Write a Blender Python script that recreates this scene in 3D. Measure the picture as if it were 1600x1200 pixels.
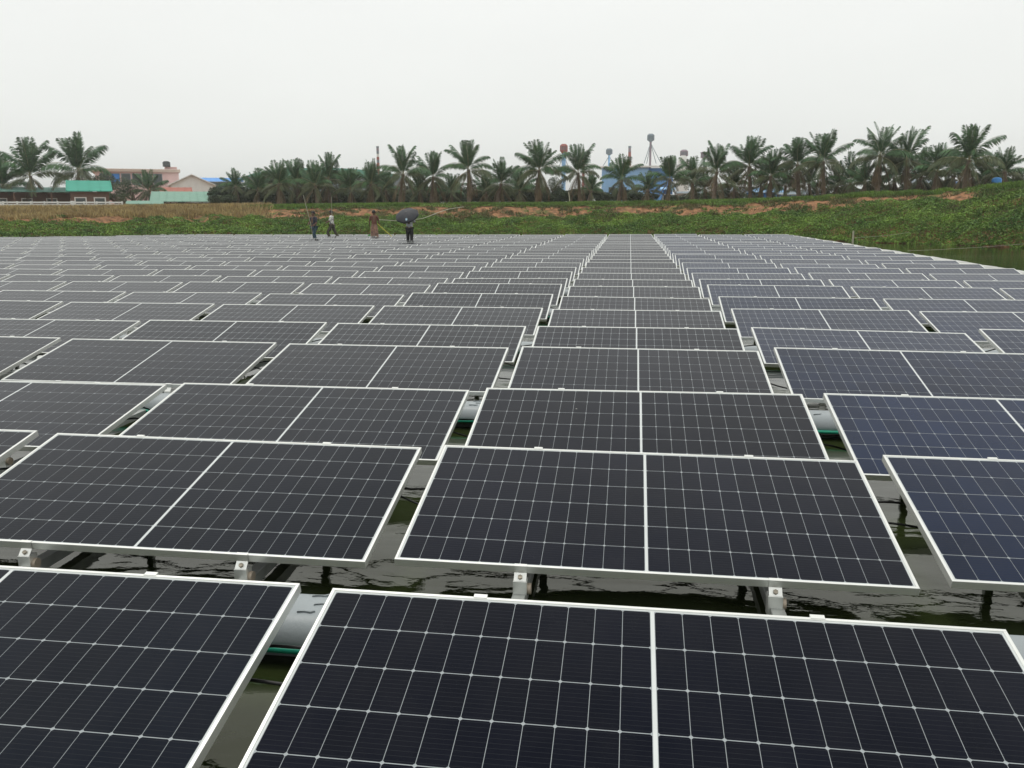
import bpy, bmesh, math, random
import numpy as np
from mathutils import Vector, Matrix, noise

# ------------------------------------------------------------------ camera
F_PX, PITCH, YAW, ROLL, CAM_H, CAM_X = 1346.37, .198854, .136222, -.0037198, 1.32284, -.056932
sc = bpy.context.scene
for o in list(bpy.data.objects):
    bpy.data.objects.remove(o)
C = bpy.data.collections.new('place')
sc.collection.children.link(C)
FW = Vector((-math.sin(YAW) * math.cos(PITCH), math.cos(YAW) * math.cos(PITCH), -math.sin(PITCH)))
RT = Vector((math.cos(YAW), math.sin(YAW), 0))
UP = RT.cross(FW)
RT2 = RT * math.cos(ROLL) + UP * math.sin(ROLL)
UP2 = -RT * math.sin(ROLL) + UP * math.cos(ROLL)
cam_data = bpy.data.cameras.new('camera')
cam = bpy.data.objects.new('camera', cam_data)
C.objects.link(cam)
M = Matrix((RT2, UP2, -FW)).transposed().to_4x4()
M.translation = (CAM_X, 0, CAM_H)
cam.matrix_world = M
cam_data.sensor_width = 36
cam_data.lens = 36 * F_PX / 1600
cam_data.clip_start = .05
cam_data.clip_end = 6000
sc.camera = cam

# ------------------------------------------------------------------ sky, sun, exposure
SUN_EL, SUN_AZ = math.radians(70), math.radians(318)      # azimuth clockwise from +Y
world = bpy.data.worlds.new('World')
sc.world = world
world.use_nodes = True
wt = world.node_tree
wt.nodes.clear()
def wn(t, **k):
    n = wt.nodes.new(t)
    for a, b in k.items():
        setattr(n, a, b)
    return n
sky = wn('ShaderNodeTexSky', sky_type='NISHITA', sun_disc=False, sun_elevation=SUN_EL, sun_rotation=SUN_AZ,
         air_density=1.0, dust_density=4.0, ozone_density=1.0)
geo = wn('ShaderNodeTexCoord')
sep = wn('ShaderNodeSeparateXYZ')
ramp = wn('ShaderNodeValToRGB')
ramp.color_ramp.elements[0].position = 0.0
ramp.color_ramp.elements[0].color = (.925, .945, .912, 1)
ramp.color_ramp.elements[1].position = .35
ramp.color_ramp.elements[1].color = (.985, .995, .972, 1)
cl = wn('ShaderNodeTexNoise')
cl.inputs['Scale'].default_value = 2.2
cl.inputs['Detail'].default_value = 4
clr = wn('ShaderNodeMapRange')
clr.inputs['From Min'].default_value = .3
clr.inputs['From Max'].default_value = .7
clr.inputs['To Min'].default_value = .975
clr.inputs['To Max'].default_value = 1.02
mp = wn('ShaderNodeMapping')
mp.inputs['Scale'].default_value = (1, 1, 3)
mul = wn('ShaderNodeVectorMath', operation='SCALE')
ten = wn('ShaderNodeVectorMath', operation='SCALE')
ten.inputs['Scale'].default_value = 10.0
mix = wn('ShaderNodeMix', data_type='RGBA')
mix.inputs[0].default_value = .96                          # a closed cloud deck over the blue sky
bg = wn('ShaderNodeBackground')
bg.inputs['Strength'].default_value = .1
out = wn('ShaderNodeOutputWorld')
L = wt.links.new
L(geo.outputs['Generated'], sep.inputs[0])
L(sep.outputs['Z'], ramp.inputs[0])
L(geo.outputs['Generated'], mp.inputs[0])
L(mp.outputs[0], cl.inputs['Vector'])
L(cl.outputs[0], clr.inputs['Value'])
L(ramp.outputs[0], mul.inputs[0])
L(clr.outputs[0], mul.inputs['Scale'])
L(mul.outputs[0], ten.inputs[0])
L(sky.outputs[0], mix.inputs[6])
L(ten.outputs[0], mix.inputs[7])
L(mix.outputs[2], bg.inputs[0])
L(bg.outputs[0], out.inputs[0])
sun_d = bpy.data.lights.new('sun', 'SUN')
sun_d.energy = .9
sun_d.angle = math.radians(14)
sun_d.color = (1, .96, .90)
sun = bpy.data.objects.new('sun', sun_d)
C.objects.link(sun)
sdir = Vector((math.sin(SUN_AZ) * math.cos(SUN_EL), math.cos(SUN_AZ) * math.cos(SUN_EL), math.sin(SUN_EL)))
sun.rotation_euler = sdir.to_track_quat('Z', 'Y').to_euler()
vs = sc.view_settings
vs.view_transform = 'Standard'
vs.look = 'None'
vs.exposure = 0
vs.gamma = 1
vs.use_curve_mapping = False
sc.cycles.max_bounces = 6
sc.cycles.diffuse_bounces = 3
sc.cycles.glossy_bounces = 3
sc.cycles.transparent_max_bounces = 6
sc.cycles.volume_bounces = 0
sc.cycles.caustics_reflective = False
sc.cycles.caustics_refractive = False

# ------------------------------------------------------------------ measuring helpers (photo pixel -> place)
def ray(px, py):
    return FW + RT2 * ((px - 800) / F_PX) + UP2 * ((600 - py) / F_PX)
def at_dist(px, py, r):
    """point on the line of sight at horizontal distance r from the camera"""
    d = ray(px, py)
    return Vector((CAM_X, 0, CAM_H)) + d * (r / math.hypot(d.x, d.y))
def at_y(px, py, Y):
    d = ray(px, py)
    return Vector((CAM_X, 0, CAM_H)) + d * (Y / d.y)
def at_z(px, py, z):
    d = ray(px, py)
    return Vector((CAM_X, 0, CAM_H)) + d * ((z - CAM_H) / d.z)
def to_px(p):
    v = Vector(p) - Vector((CAM_X, 0, CAM_H))
    z = v.dot(FW)
    if z < .05:
        return None
    return 800 + F_PX * v.dot(RT2) / z, 600 - F_PX * v.dot(UP2) / z

# ------------------------------------------------------------------ object helpers
def tag(o, label=None, cat=None, group=None, kind=None):
    if label: o['label'] = label
    if cat: o['category'] = cat
    if group: o['group'] = group
    if kind: o['kind'] = kind
    return o
def empty(name, loc, label, cat, group=None, rz=0):
    o = bpy.data.objects.new(name, None)
    C.objects.link(o)
    o.location = loc
    o.rotation_euler = (0, 0, rz)
    o.empty_display_size = .2
    return tag(o, label, cat, group)
def put(name, me, parent=None, loc=None, rot=None, scale=None):
    o = bpy.data.objects.new(name, me)
    C.objects.link(o)
    if parent is not None: o.parent = parent
    if loc is not None: o.location = loc
    if rot is not None: o.rotation_euler = rot
    if scale is not None: o.scale = scale
    return o
def np_mesh(name, V, Q, mats, smooth=False, mi=None):
    """V (n,3), Q (m,k) faces all of k corners"""
    V = np.asarray(V, dtype=np.float32)
    Q = np.asarray(Q, dtype=np.int32)
    me = bpy.data.meshes.new(name)
    me.vertices.add(len(V))
    me.vertices.foreach_set('co', V.ravel())
    me.loops.add(Q.size)
    me.loops.foreach_set('vertex_index', Q.ravel())
    me.polygons.add(len(Q))
    me.polygons.foreach_set('loop_start', np.arange(0, Q.size, Q.shape[1], dtype=np.int32))
    for m in (mats if isinstance(mats, (list, tuple)) else [mats]):
        me.materials.append(m)
    if mi is not None:
        me.polygons.foreach_set('material_index', np.asarray(mi, dtype=np.int32))
    if smooth:
        me.polygons.foreach_set('use_smooth', np.ones(len(Q), dtype=bool))
    me.update(calc_edges=True)
    return me
class MB:
    """collects shapes into one mesh"""
    def __init__(s):
        s.v = []; s.f = []; s.m = []; s.sm = []
    def add(s, vs_, fs, mi=0, smooth=False):
        b = len(s.v)
        s.v += [tuple(v) for v in vs_]
        s.f += [tuple(b + i for i in f) for f in fs]
        s.m += [mi] * len(fs)
        s.sm += [smooth] * len(fs)
        return s
    def box(s, a, b, mi=0, M_=None, ch=0.0):
        (x0, y0, z0), (x1, y1, z1) = a, b
        if ch <= 0:
            vs_ = [(x0, y0, z0), (x1, y0, z0), (x1, y1, z0), (x0, y1, z0), (x0, y0, z1), (x1, y0, z1), (x1, y1, z1), (x0, y1, z1)]
            fs = [(0, 3, 2, 1), (4, 5, 6, 7), (0, 1, 5, 4), (1, 2, 6, 5), (2, 3, 7, 6), (3, 0, 4, 7)]
        else:
            vs_ = [(x0, y0, z0), (x1, y0, z0), (x1, y1, z0), (x0, y1, z0),
                   (x0, y0, z1 - ch), (x1, y0, z1 - ch), (x1, y1, z1 - ch), (x0, y1, z1 - ch),
                   (x0 + ch, y0 + ch, z1), (x1 - ch, y0 + ch, z1), (x1 - ch, y1 - ch, z1), (x0 + ch, y1 - ch, z1)]
            fs = [(0, 3, 2, 1), (8, 9, 10, 11)]
            for i in range(4):
                j = (i + 1) % 4
                fs += [(i, j, 4 + j, 4 + i), (4 + i, 4 + j, 8 + j, 8 + i)]
        if M_ is not None:
            vs_ = [M_ @ Vector(v) for v in vs_]
        return s.add(vs_, fs, mi)
    def tube(s, pts, r, n=8, mi=0, cap=True, smooth=True):
        pts = [Vector(p) for p in pts]
        rs = r if isinstance(r, (list, tuple)) else [r] * len(pts)
        vs_ = []; fs = []
        for i, p in enumerate(pts):
            d = (pts[min(i + 1, len(pts) - 1)] - pts[max(i - 1, 0)])
            d = d.normalized() if d.length > 1e-9 else Vector((0, 0, 1))
            a = d.cross(Vector((0, 0, 1)) if abs(d.z) < .9 else Vector((1, 0, 0))).normalized()
            b = d.cross(a)
            for k in range(n):
                t = 2 * math.pi * k / n
                vs_.append(p + (a * math.cos(t) + b * math.sin(t)) * rs[i])
        for i in range(len(pts) - 1):
            for k in range(n):
                q = (k + 1) % n
                fs.append((i * n + k, i * n + q, (i + 1) * n + q, (i + 1) * n + k))
        s.add(vs_, fs, mi, smooth)
        if cap:
            s.add(vs_[:n], [tuple(range(n))[::-1]], mi)
            s.add(vs_[-n:], [tuple(range(n))], mi)
        return s
    def prism(s, prof, axis, a, b, mi=0, M_=None, smooth=False):
        """closed outline prof [(u,v)] swept along axis 'x' from a to b (u=y, v=z)"""
        n = len(prof)
        f = {'x': lambda t, u, v: (t, u, v), 'y': lambda t, u, v: (u, t, v), 'z': lambda t, u, v: (u, v, t)}[axis]
        vs_ = [f(a, u, v) for u, v in prof] + [f(b, u, v) for u, v in prof]
        if M_ is not None:
            vs_ = [M_ @ Vector(v) for v in vs_]
        s.add(vs_, [(i, (i + 1) % n, n + (i + 1) % n, n + i) for i in range(n)], mi, smooth)
        s.add(vs_, [tuple(range(n))[::-1], tuple(range(n, 2 * n))], mi)
        return s
    def mesh(s, name, mats):
        me = bpy.data.meshes.new(name)
        me.from_pydata(s.v, [], s.f)
        for m in (mats if isinstance(mats, (list, tuple)) else [mats]):
            me.materials.append(m)
        me.polygons.foreach_set('material_index', s.m)
        me.polygons.foreach_set('use_smooth', s.sm)
        me.update()
        bm = bmesh.new(); bm.from_mesh(me)
        bmesh.ops.recalc_face_normals(bm, faces=bm.faces)
        bm.to_mesh(me); bm.free()
        return me

# ------------------------------------------------------------------ materials
def mat(name, col, rough=.6, metal=0.0, ior=1.5, var=.12, scale=6.0, bump=0.0, bscale=40.0, spec=None, island=0.0, col2=None, coord='Object', detail=5):
    m = bpy.data.materials.new(name)
    m.use_nodes = True
    nt = m.node_tree
    p = nt.nodes['Principled BSDF']
    p.inputs['Roughness'].default_value = rough
    p.inputs['Metallic'].default_value = metal
    p.inputs['IOR'].default_value = ior
    tc = nt.nodes.new('ShaderNodeTexCoord')
    nz = nt.nodes.new('ShaderNodeTexNoise')
    nz.inputs['Scale'].default_value = scale
    nz.inputs['Detail'].default_value = detail
    nz.inputs['Roughness'].default_value = .6
    nt.links.new(tc.outputs[coord], nz.inputs['Vector'])
    mr = nt.nodes.new('ShaderNodeMapRange')
    mr.inputs['From Min'].default_value = .32
    mr.inputs['From Max'].default_value = .68
    nt.links.new(nz.outputs[0], mr.inputs['Value'])
    mx = nt.nodes.new('ShaderNodeMix'); mx.data_type = 'RGBA'
    c2 = col2 if col2 else tuple(c * (1 - var) for c in col)
    c1 = col if col2 else tuple(min(1, c * (1 + var)) for c in col)
    mx.inputs[6].default_value = (*c2, 1)
    mx.inputs[7].default_value = (*c1, 1)
    nt.links.new(mr.outputs[0], mx.inputs[0])
    last = mx.outputs[2]
    if island > 0:
        g = nt.nodes.new('ShaderNodeNewGeometry')
        r2 = nt.nodes.new('ShaderNodeMapRange')
        r2.inputs['To Min'].default_value = 1 - island
        r2.inputs['To Max'].default_value = 1 + island
        nt.links.new(g.outputs['Random Per Island'], r2.inputs['Value'])
        vm = nt.nodes.new('ShaderNodeVectorMath'); vm.operation = 'SCALE'
        nt.links.new(last, vm.inputs[0]); nt.links.new(r2.outputs[0], vm.inputs['Scale'])
        last = vm.outputs[0]
    nt.links.new(last, p.inputs['Base Color'])
    if bump > 0:
        b = nt.nodes.new('ShaderNodeBump')
        b.inputs['Strength'].default_value = bump
        b.inputs['Distance'].default_value = .01
        n2 = nt.nodes.new('ShaderNodeTexNoise')
        n2.inputs['Scale'].default_value = bscale
        nt.links.new(tc.outputs[coord], n2.inputs['Vector'])
        nt.links.new(n2.outputs[0], b.inputs['Height'])
        nt.links.new(b.outputs[0], p.inputs['Normal'])
    return m

PW, PH = 2.279, 1.134
EDGE, HALF = .020, .0072
CWP = (PW / 2 - EDGE - HALF) / 12          # pitch of the cell columns
CHP = (PH - 2 * EDGE) / 6                  # pitch of the cell rows
GAP_H = .0036                              # wider joint between the rows of cells
GAP_ = .0020                               # white joint between two cells

ALU = mat('anodised_aluminium', (.86, .87, .83), rough=.36, metal=.72, var=.06, scale=3, bump=.05)
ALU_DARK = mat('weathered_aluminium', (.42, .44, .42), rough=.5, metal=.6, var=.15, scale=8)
BACK_UNDER = mat('panel_underside', (.03, .033, .03), rough=.5)
STEEL = mat('bolt_steel', (.30, .27, .22), rough=.4, metal=.7)

def cell_material(name, grid):
    """dark cells under anti-reflective glass; grid=True draws the joints as flat print for panels too far away for single cells"""
    m = bpy.data.materials.new(name); m.use_nodes = True
    nt = m.node_tree; N = nt.nodes.new; K = nt.links.new
    p = nt.nodes['Principled BSDF']
    def math_(op, a, b=None, c=None):
        n = N('ShaderNodeMath'); n.operation = op
        for i, q in enumerate((a, b, c)):
            if q is None: continue
            if isinstance(q, (int, float)): n.inputs[i].default_value = q
            else: K(q, n.inputs[i])
        return n.outputs[0]
    tc = N('ShaderNodeTexCoord'); sp = N('ShaderNodeSeparateXYZ'); K(tc.outputs['Object'], sp.inputs[0])
    X, Y = sp.outputs['X'], sp.outputs['Y']
    oi = N('ShaderNodeObjectInfo')
    # silvery busbars across the cell
    if grid:
        yy = math_('ADD', Y, PH / 2 - EDGE)
        ax = math_('SUBTRACT', math_('ABSOLUTE', X), HALF)
        u = math_('MULTIPLY', math_('FRACT', math_('DIVIDE', ax, CWP)), CWP)
        v = math_('MULTIPLY', math_('FRACT', math_('DIVIDE', yy, CHP)), CHP)
        du = math_('MINIMUM', u, math_('SUBTRACT', CWP, u))
        dv = math_('MINIMUM', v, math_('SUBTRACT', CHP, v))
        j = math_('MAXIMUM', math_('LESS_THAN', du, GAP_ / 2), math_('LESS_THAN', dv, GAP_H / 2))
        j = math_('MAXIMUM', j, math_('LESS_THAN', math_('ADD', du, dv), .0085))
        mg = math_('MAXIMUM', math_('LESS_THAN', ax, 0.0), math_('GREATER_THAN', ax, CWP * 12))
        mg = math_('MAXIMUM', mg, math_('LESS_THAN', yy, 0.0))
        mg = math_('MAXIMUM', mg, math_('GREATER_THAN', yy, CHP * 6))
        bb = math_('LESS_THAN', math_('ABSOLUTE', math_('SUBTRACT', math_('FRACT', math_('DIVIDE', yy, CHP / 10)), .5)), .032)
    else:
        j = None
        bb = math_('LESS_THAN', math_('ABSOLUTE', math_('SUBTRACT', math_('FRACT', math_('DIVIDE', math_('ADD', Y, CHP / 2), CHP / 10)), .5)), .032)
    nz = N('ShaderNodeTexNoise'); nz.inputs['Scale'].default_value = 1.3; nz.inputs['Detail'].default_value = 3
    gp = N('ShaderNodeNewGeometry'); K(gp.outputs['Position'], nz.inputs['Vector'])
    mr = N('ShaderNodeMapRange'); mr.inputs['To Min'].default_value = .6; mr.inputs['To Max'].default_value = 1.5
    K(nz.outputs[0], mr.inputs['Value'])
    base = N('ShaderNodeVectorMath'); base.operation = 'SCALE'
    K(oi.outputs['Color'], base.inputs[0]); K(mr.outputs[0], base.inputs['Scale'])
    m1 = N('ShaderNodeMix'); m1.data_type = 'RGBA'
    K(bb, m1.inputs[0]); K(base.outputs[0], m1.inputs[6]); m1.inputs[7].default_value = (.022, .024, .027, 1)
    last = m1.outputs[2]
    if j is not None:
        m2 = N('ShaderNodeMix'); m2.data_type = 'RGBA'
        K(j, m2.inputs[0]); K(last, m2.inputs[6]); m2.inputs[7].default_value = (.38, .41, .42, 1)
        m4 = N('ShaderNodeMix'); m4.data_type = 'RGBA'
        K(mg, m4.inputs[0]); K(m2.outputs[2], m4.inputs[6]); m4.inputs[7].default_value = (.64, .67, .66, 1)
        last = m4.outputs[2]
    # thin film of dust, thicker in patches
    dz = N('ShaderNodeTexNoise'); dz.inputs['Scale'].default_value = 5; dz.inputs['Detail'].default_value = 8; dz.inputs['Roughness'].default_value = .7
    K(gp.outputs['Position'], dz.inputs['Vector'])
    dr = N('ShaderNodeMapRange'); dr.inputs['From Min'].default_value = .4; dr.inputs['From Max'].default_value = .8
    dr.inputs['To Min'].default_value = .001; dr.inputs['To Max'].default_value = .012
    K(dz.outputs[0], dr.inputs['Value'])
    m3 = N('ShaderNodeMix'); m3.data_type = 'RGBA'
    K(dr.outputs[0], m3.inputs[0]); K(last, m3.inputs[6]); m3.inputs[7].default_value = (.42, .40, .34, 1)
    # a few dried water spots and droppings
    vo = N('ShaderNodeTexVoronoi'); vo.inputs['Scale'].default_value = 1.9
    K(gp.outputs['Position'], vo.inputs['Vector'])
    m5 = N('ShaderNodeMix'); m5.data_type = 'RGBA'
    K(math_('MULTIPLY', math_('LESS_THAN', vo.outputs['Distance'], .011), .55), m5.inputs[0]); K(m3.outputs[2], m5.inputs[6]); m5.inputs[7].default_value = (.55, .54, .48, 1)
    K(m5.outputs[2], p.inputs['Base Color'])
    rr = N('ShaderNodeMapRange'); rr.inputs['To Min'].default_value = .06; rr.inputs['To Max'].default_value = .16
    K(dz.outputs[0], rr.inputs['Value']); K(rr.outputs[0], p.inputs['Roughness'])
    p.inputs['IOR'].default_value = 1.29                   # anti-reflective glass: little at normal incidence, full at grazing
    p.inputs['Specular Tint'].default_value = (.13, .18, .32, 1)
    return m
CELL = cell_material('solar_cell', False)
CELLSHEET = cell_material('solar_cell_sheet', True)
BACKSHEET = mat('white_backsheet', (.36, .39, .40), rough=.1, ior=1.29, var=.05)
BACKSHEET.node_tree.nodes['Principled BSDF'].inputs['Specular Tint'].default_value = (.13, .18, .32, 1)

# ------------------------------------------------------------------ water
WZ = -.45
HAZE = .0009
def water_material():
    m = bpy.data.materials.new('pond_water'); m.use_nodes = True
    nt = m.node_tree; N = nt.nodes.new; K = nt.links.new
    p = nt.nodes['Principled BSDF']
    g = N('ShaderNodeNewGeometry')
    n0 = N('ShaderNodeTexNoise'); n0.inputs['Scale'].default_value = .35; n0.inputs['Detail'].default_value = 4
    K(g.outputs['Position'], n0.inputs['Vector'])
    mx = N('ShaderNodeMix'); mx.data_type = 'RGBA'
    mx.inputs[6].default_value = (.022, .033, .010, 1); mx.inputs[7].default_value = (.034, .044, .015, 1)
    K(n0.outputs[0], mx.inputs[0]); K(mx.outputs[2], p.inputs['Base Color'])
    p.inputs['Roughness'].default_value = .02
    p.inputs['IOR'].default_value = 1.47
    p.inputs['Specular Tint'].default_value = (1, 1, .68, 1)
    mp = N('ShaderNodeMapping'); mp.inputs['Scale'].default_value = (.8, 1.6, 1)
    K(g.outputs['Position'], mp.inputs[0])
    n1 = N('ShaderNodeTexNoise'); n1.inputs['Scale'].default_value = 1.5; n1.inputs['Detail'].default_value = 2.5; n1.inputs['Distortion'].default_value = .6
    n2 = N('ShaderNodeTexNoise'); n2.inputs['Scale'].default_value = 14; n2.inputs['Detail'].default_value = 3
    K(mp.outputs[0], n1.inputs['Vector']); K(mp.outputs[0], n2.inputs['Vector'])
    b1 = N('ShaderNodeBump'); b1.inputs['Strength'].default_value = .5; b1.inputs['Distance'].default_value = .020
    b2 = N('ShaderNodeBump'); b2.inputs['Strength'].default_value = .35; b2.inputs['Distance'].default_value = .002
    K(n1.outputs[0], b1.inputs['Height']); K(n2.outputs[0], b2.inputs['Height'])
    K(b1.outputs[0], b2.inputs['Normal']); K(b2.outputs[0], p.inputs['Normal'])
    return m
WATER = water_material()
me = np_mesh('water', [(-150, -60, WZ), (60, -60, WZ), (60, 62, WZ), (-150, 62, WZ)], [(0, 1, 2, 3)], WATER)
tag(put('water', me), kind='structure')

# ------------------------------------------------------------------ banks and ground
# stations: photo x, waterline distance, crest distance, photo y of the crest
ST = [(-900, 50, 57, 331), (-300, 55, 62, 331), (0, 55, 62.5, 329), (150, 55, 62.5, 328), (300, 55, 62.5, 326), (500, 55, 62, 322), (700, 55, 62, 320),
      (850, 55, 62, 320), (1000, 54.5, 61.5, 317.5), (1150, 53.5, 60.5, 315), (1250, 52, 59, 311), (1350, 51, 58, 304), (1450, 49.5, 56.5, 300),
      (1530, 48, 55, 294), (1600, 46.5, 53, 287), (1750, 41, 48, 283), (2100, 31, 38, 275), (2900, 24, 31, 262)]
def az_of(px):
    d = ray(px, 330); return math.atan2(d.x, d.y)
ST_AZ = np.array([az_of(s[0]) for s in ST])
ST_W = np.array([s[1] for s in ST]); ST_C = np.array([s[2] for s in ST])
ST_Z = np.array([at_dist(s[0], s[3], s[2]).z for s in ST])
def prof(t):
    return np.where(t < .12, t * 2.0, .24 + (t - .12) * .8636)
def terr_noise(x, y, s, seed=0):
    return noise.noise(Vector((x * s + seed * 17.3, y * s - seed * 5.1, seed * 3.7)))
def station(px):
    a = az_of(px)
    return float(np.interp(a, ST_AZ, ST_W)), float(np.interp(a, ST_AZ, ST_C)), float(np.interp(a, ST_AZ, ST_Z))
NA = 420
azs = np.linspace(ST_AZ[0], ST_AZ[-1], NA)
rings_t = [-.6, -.25] + list(np.linspace(0, 1, 23)) + [1.15, 1.5, 2.2, 3.5, 6, 12, 30, 90, 350]
GV = np.zeros((len(rings_t), NA, 3))
for ia, a in enumerate(azs):
    w = np.interp(a, ST_AZ, ST_W); c = np.interp(a, ST_AZ, ST_C); zc = np.interp(a, ST_AZ, ST_Z)
    wob = noise.noise(Vector((a * 25, 3.1, 0))) * .35 + noise.noise(Vector((a * 70, 9.1, 0))) * .18
    for ir, t in enumerate(rings_t):
        r = w + (c - w) * t + wob * max(0, 1 - abs(t))
        x, y = CAM_X + math.sin(a) * r, math.cos(a) * r
        if t < 0: z = WZ - 1.1 * min(1, -t * 2.5)
        elif t <= 1:
            z = WZ + (zc - WZ) * float(prof(np.array(t)))
            k = math.sin(math.pi * t)
            z += k * (terr_noise(x, y, .5) * .30 + terr_noise(x, y, 1.7, 1) * .14)
            z += k * terr_noise(x, y, 5, 5) * .05
        else:
            z = zc - .03 + min(.25, .02 * (t - 1)) + terr_noise(x, y, .35, 2) * .08
            if t > 12: z = max(z - (t - 12) * .004, 1.6)
        GV[ir, ia] = (x, y, z)
nr = len(rings_t)
idx = np.arange(nr * NA).reshape(nr, NA)
Q = np.stack([idx[:-1, :-1].ravel(), idx[:-1, 1:].ravel(), idx[1:, 1:].ravel(), idx[1:, :-1].ravel()], 1)
def soil_material():
    m = mat('bank_soil', (.34, .17, .085), rough=.95, var=.2)
    nt = m.node_tree; N = nt.nodes.new; K = nt.links.new
    p = nt.nodes['Principled BSDF']
    g = N('ShaderNodeNewGeometry')
    n1 = N('ShaderNodeTexNoise'); n1.inputs['Scale'].default_value = 2.6; n1.inputs['Detail'].default_value = 8; n1.inputs['Roughness'].default_value = .7
    n2 = N('ShaderNodeTexNoise'); n2.inputs['Scale'].default_value = .45; n2.inputs['Detail'].default_value = 6; n2.inputs['Roughness'].default_value = .65
    K(g.outputs['Position'], n1.inputs['Vector']); K(g.outputs['Position'], n2.inputs['Vector'])
    a = N('ShaderNodeMix'); a.data_type = 'RGBA'
    a.inputs[6].default_value = (.075, .050, .028, 1); a.inputs[7].default_value = (.44, .23, .12, 1)
    ct = N('ShaderNodeMapRange'); ct.inputs['From Min'].default_value = .36; ct.inputs['From Max'].default_value = .62
    K(n1.outputs[0], ct.inputs['Value']); K(ct.outputs[0], a.inputs[0])
    b = N('ShaderNodeMapRange'); b.inputs['From Min'].default_value = .56; b.inputs['From Max'].default_value = .68
    K(n2.outputs[0], b.inputs['Value'])
    c = N('ShaderNodeMix'); c.data_type = 'RGBA'; c.inputs[7].default_value = (.075, .13, .035, 1)
    K(b.outputs[0], c.inputs[0]); K(a.outputs[2], c.inputs[6]); K(c.outputs[2], p.inputs['Base Color'])
    bm_ = N('ShaderNodeBump'); bm_.inputs['Strength'].default_value = .8; bm_.inputs['Distance'].default_value = .12
    K(n1.outputs[0], bm_.inputs['Height']); K(bm_.outputs[0], p.inputs['Normal'])
    p.inputs['IOR'].default_value = 1.2
    return m
SOIL = soil_material()
tag(put('ground', np_mesh('ground', GV.reshape(-1, 3), Q, SOIL, smooth=True)), kind='structure')
def surf(a, t):
    """point on the bank/ground mesh for arrays of azimuth and profile parameter"""
    fa = np.clip((a - azs[0]) / (azs[-1] - azs[0]) * (NA - 1), 0, NA - 1.001)
    ft = np.clip(np.interp(t, rings_t, np.arange(nr)), 0, nr - 1.001)
    i = ft.astype(int); j = fa.astype(int); u = (ft - i)[:, None]; v = (fa - j)[:, None]
    return (GV[i, j] * (1 - u) * (1 - v) + GV[i + 1, j] * u * (1 - v) + GV[i, j + 1] * (1 - u) * v + GV[i + 1, j + 1] * u * v)
def ground_z(x, y):
    a = math.atan2(x - CAM_X, y); r = math.hypot(x - CAM_X, y)
    w = np.interp(a, ST_AZ, ST_W); c = np.interp(a, ST_AZ, ST_C)
    return float(surf(np.array([a]), np.array([(r - w) / (c - w)]))[0, 2])

rng = np.random.default_rng(5)
def leaf_quads(cen, size, up=.3, aspect=.55, r=rng):
    n = len(cen)
    nrm = r.normal(size=(n, 3)); nrm[:, 2] = np.abs(nrm[:, 2]) + up
    nrm /= np.linalg.norm(nrm, axis=1)[:, None]
    ref = r.normal(size=(n, 3))
    t1 = np.cross(nrm, ref); t1 /= np.linalg.norm(t1, axis=1)[:, None]
    t2 = np.cross(nrm, t1)
    s = np.asarray(size).reshape(-1, 1) * np.ones((n, 1))
    a = cen - t1 * s; c = cen + t1 * s
    b = cen + t2 * s * aspect + nrm * s * .15; d = cen - t2 * s * aspect + nrm * s * .15
    V = np.stack([a, b, c, d], 1).reshape(-1, 3)
    return V, np.arange(4 * n).reshape(-1, 4)
def blade_quads(cen, h, w, r=rng, lean=.35):
    """upright grass blades"""
    n = len(cen)
    az = r.uniform(0, 2 * math.pi, n)
    d = np.stack([np.cos(az), np.sin(az), np.zeros(n)], 1)
    l = r.normal(size=(n, 3)) * lean; l[:, 2] = 1
    l *= np.asarray(h).reshape(-1, 1)
    w = np.asarray(w).reshape(-1, 1)
    a = cen - d * w; b = cen + d * w
    V = np.stack([a, b, cen + l * .6 + d * w * .8, cen + l], 1).reshape(-1, 3)
    return V, np.arange(4 * n).reshape(-1, 4)
def fbm(x, y, s, seed):
    # smooth value noise with numpy
    def vn(x, y, sd):
        xi = np.floor(x).astype(int); yi = np.floor(y).astype(int); xf = x - xi; yf = y - yi
        u = xf * xf * (3 - 2 * xf); v = yf * yf * (3 - 2 * yf)
        h = lambda a, b: (np.sin(a * 127.1 + b * 311.7 + sd * 74.7) * 43758.5453) % 1.0
        return (h(xi, yi) * (1 - u) + h(xi + 1, yi) * u) * (1 - v) + (h(xi, yi + 1) * (1 - u) + h(xi + 1, yi + 1) * u) * v
    return (vn(x * s, y * s, seed) * .55 + vn(x * s * 2.1, y * s * 2.1, seed + 1) * .28 + vn(x * s * 4.3, y * s * 4.3, seed + 2) * .17)

LEAF = mat('creeper_leaf', (.225, .350, .062), rough=.6, col2=(.070, .150, .030), scale=.55, island=.55, ior=1.35, detail=8)
LEAF_LIGHT = mat('grass_blade', (.190, .300, .060), rough=.7, col2=(.10, .18, .035), scale=.8, island=.4, ior=1.3)
TAN = mat('dry_grass_blade', (.50, .40, .19), rough=.8, col2=(.32, .23, .11), scale=1.2, island=.4, ior=1.3)
A0, A1, A2 = az_of(-250), az_of(430), az_of(1950)
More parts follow.
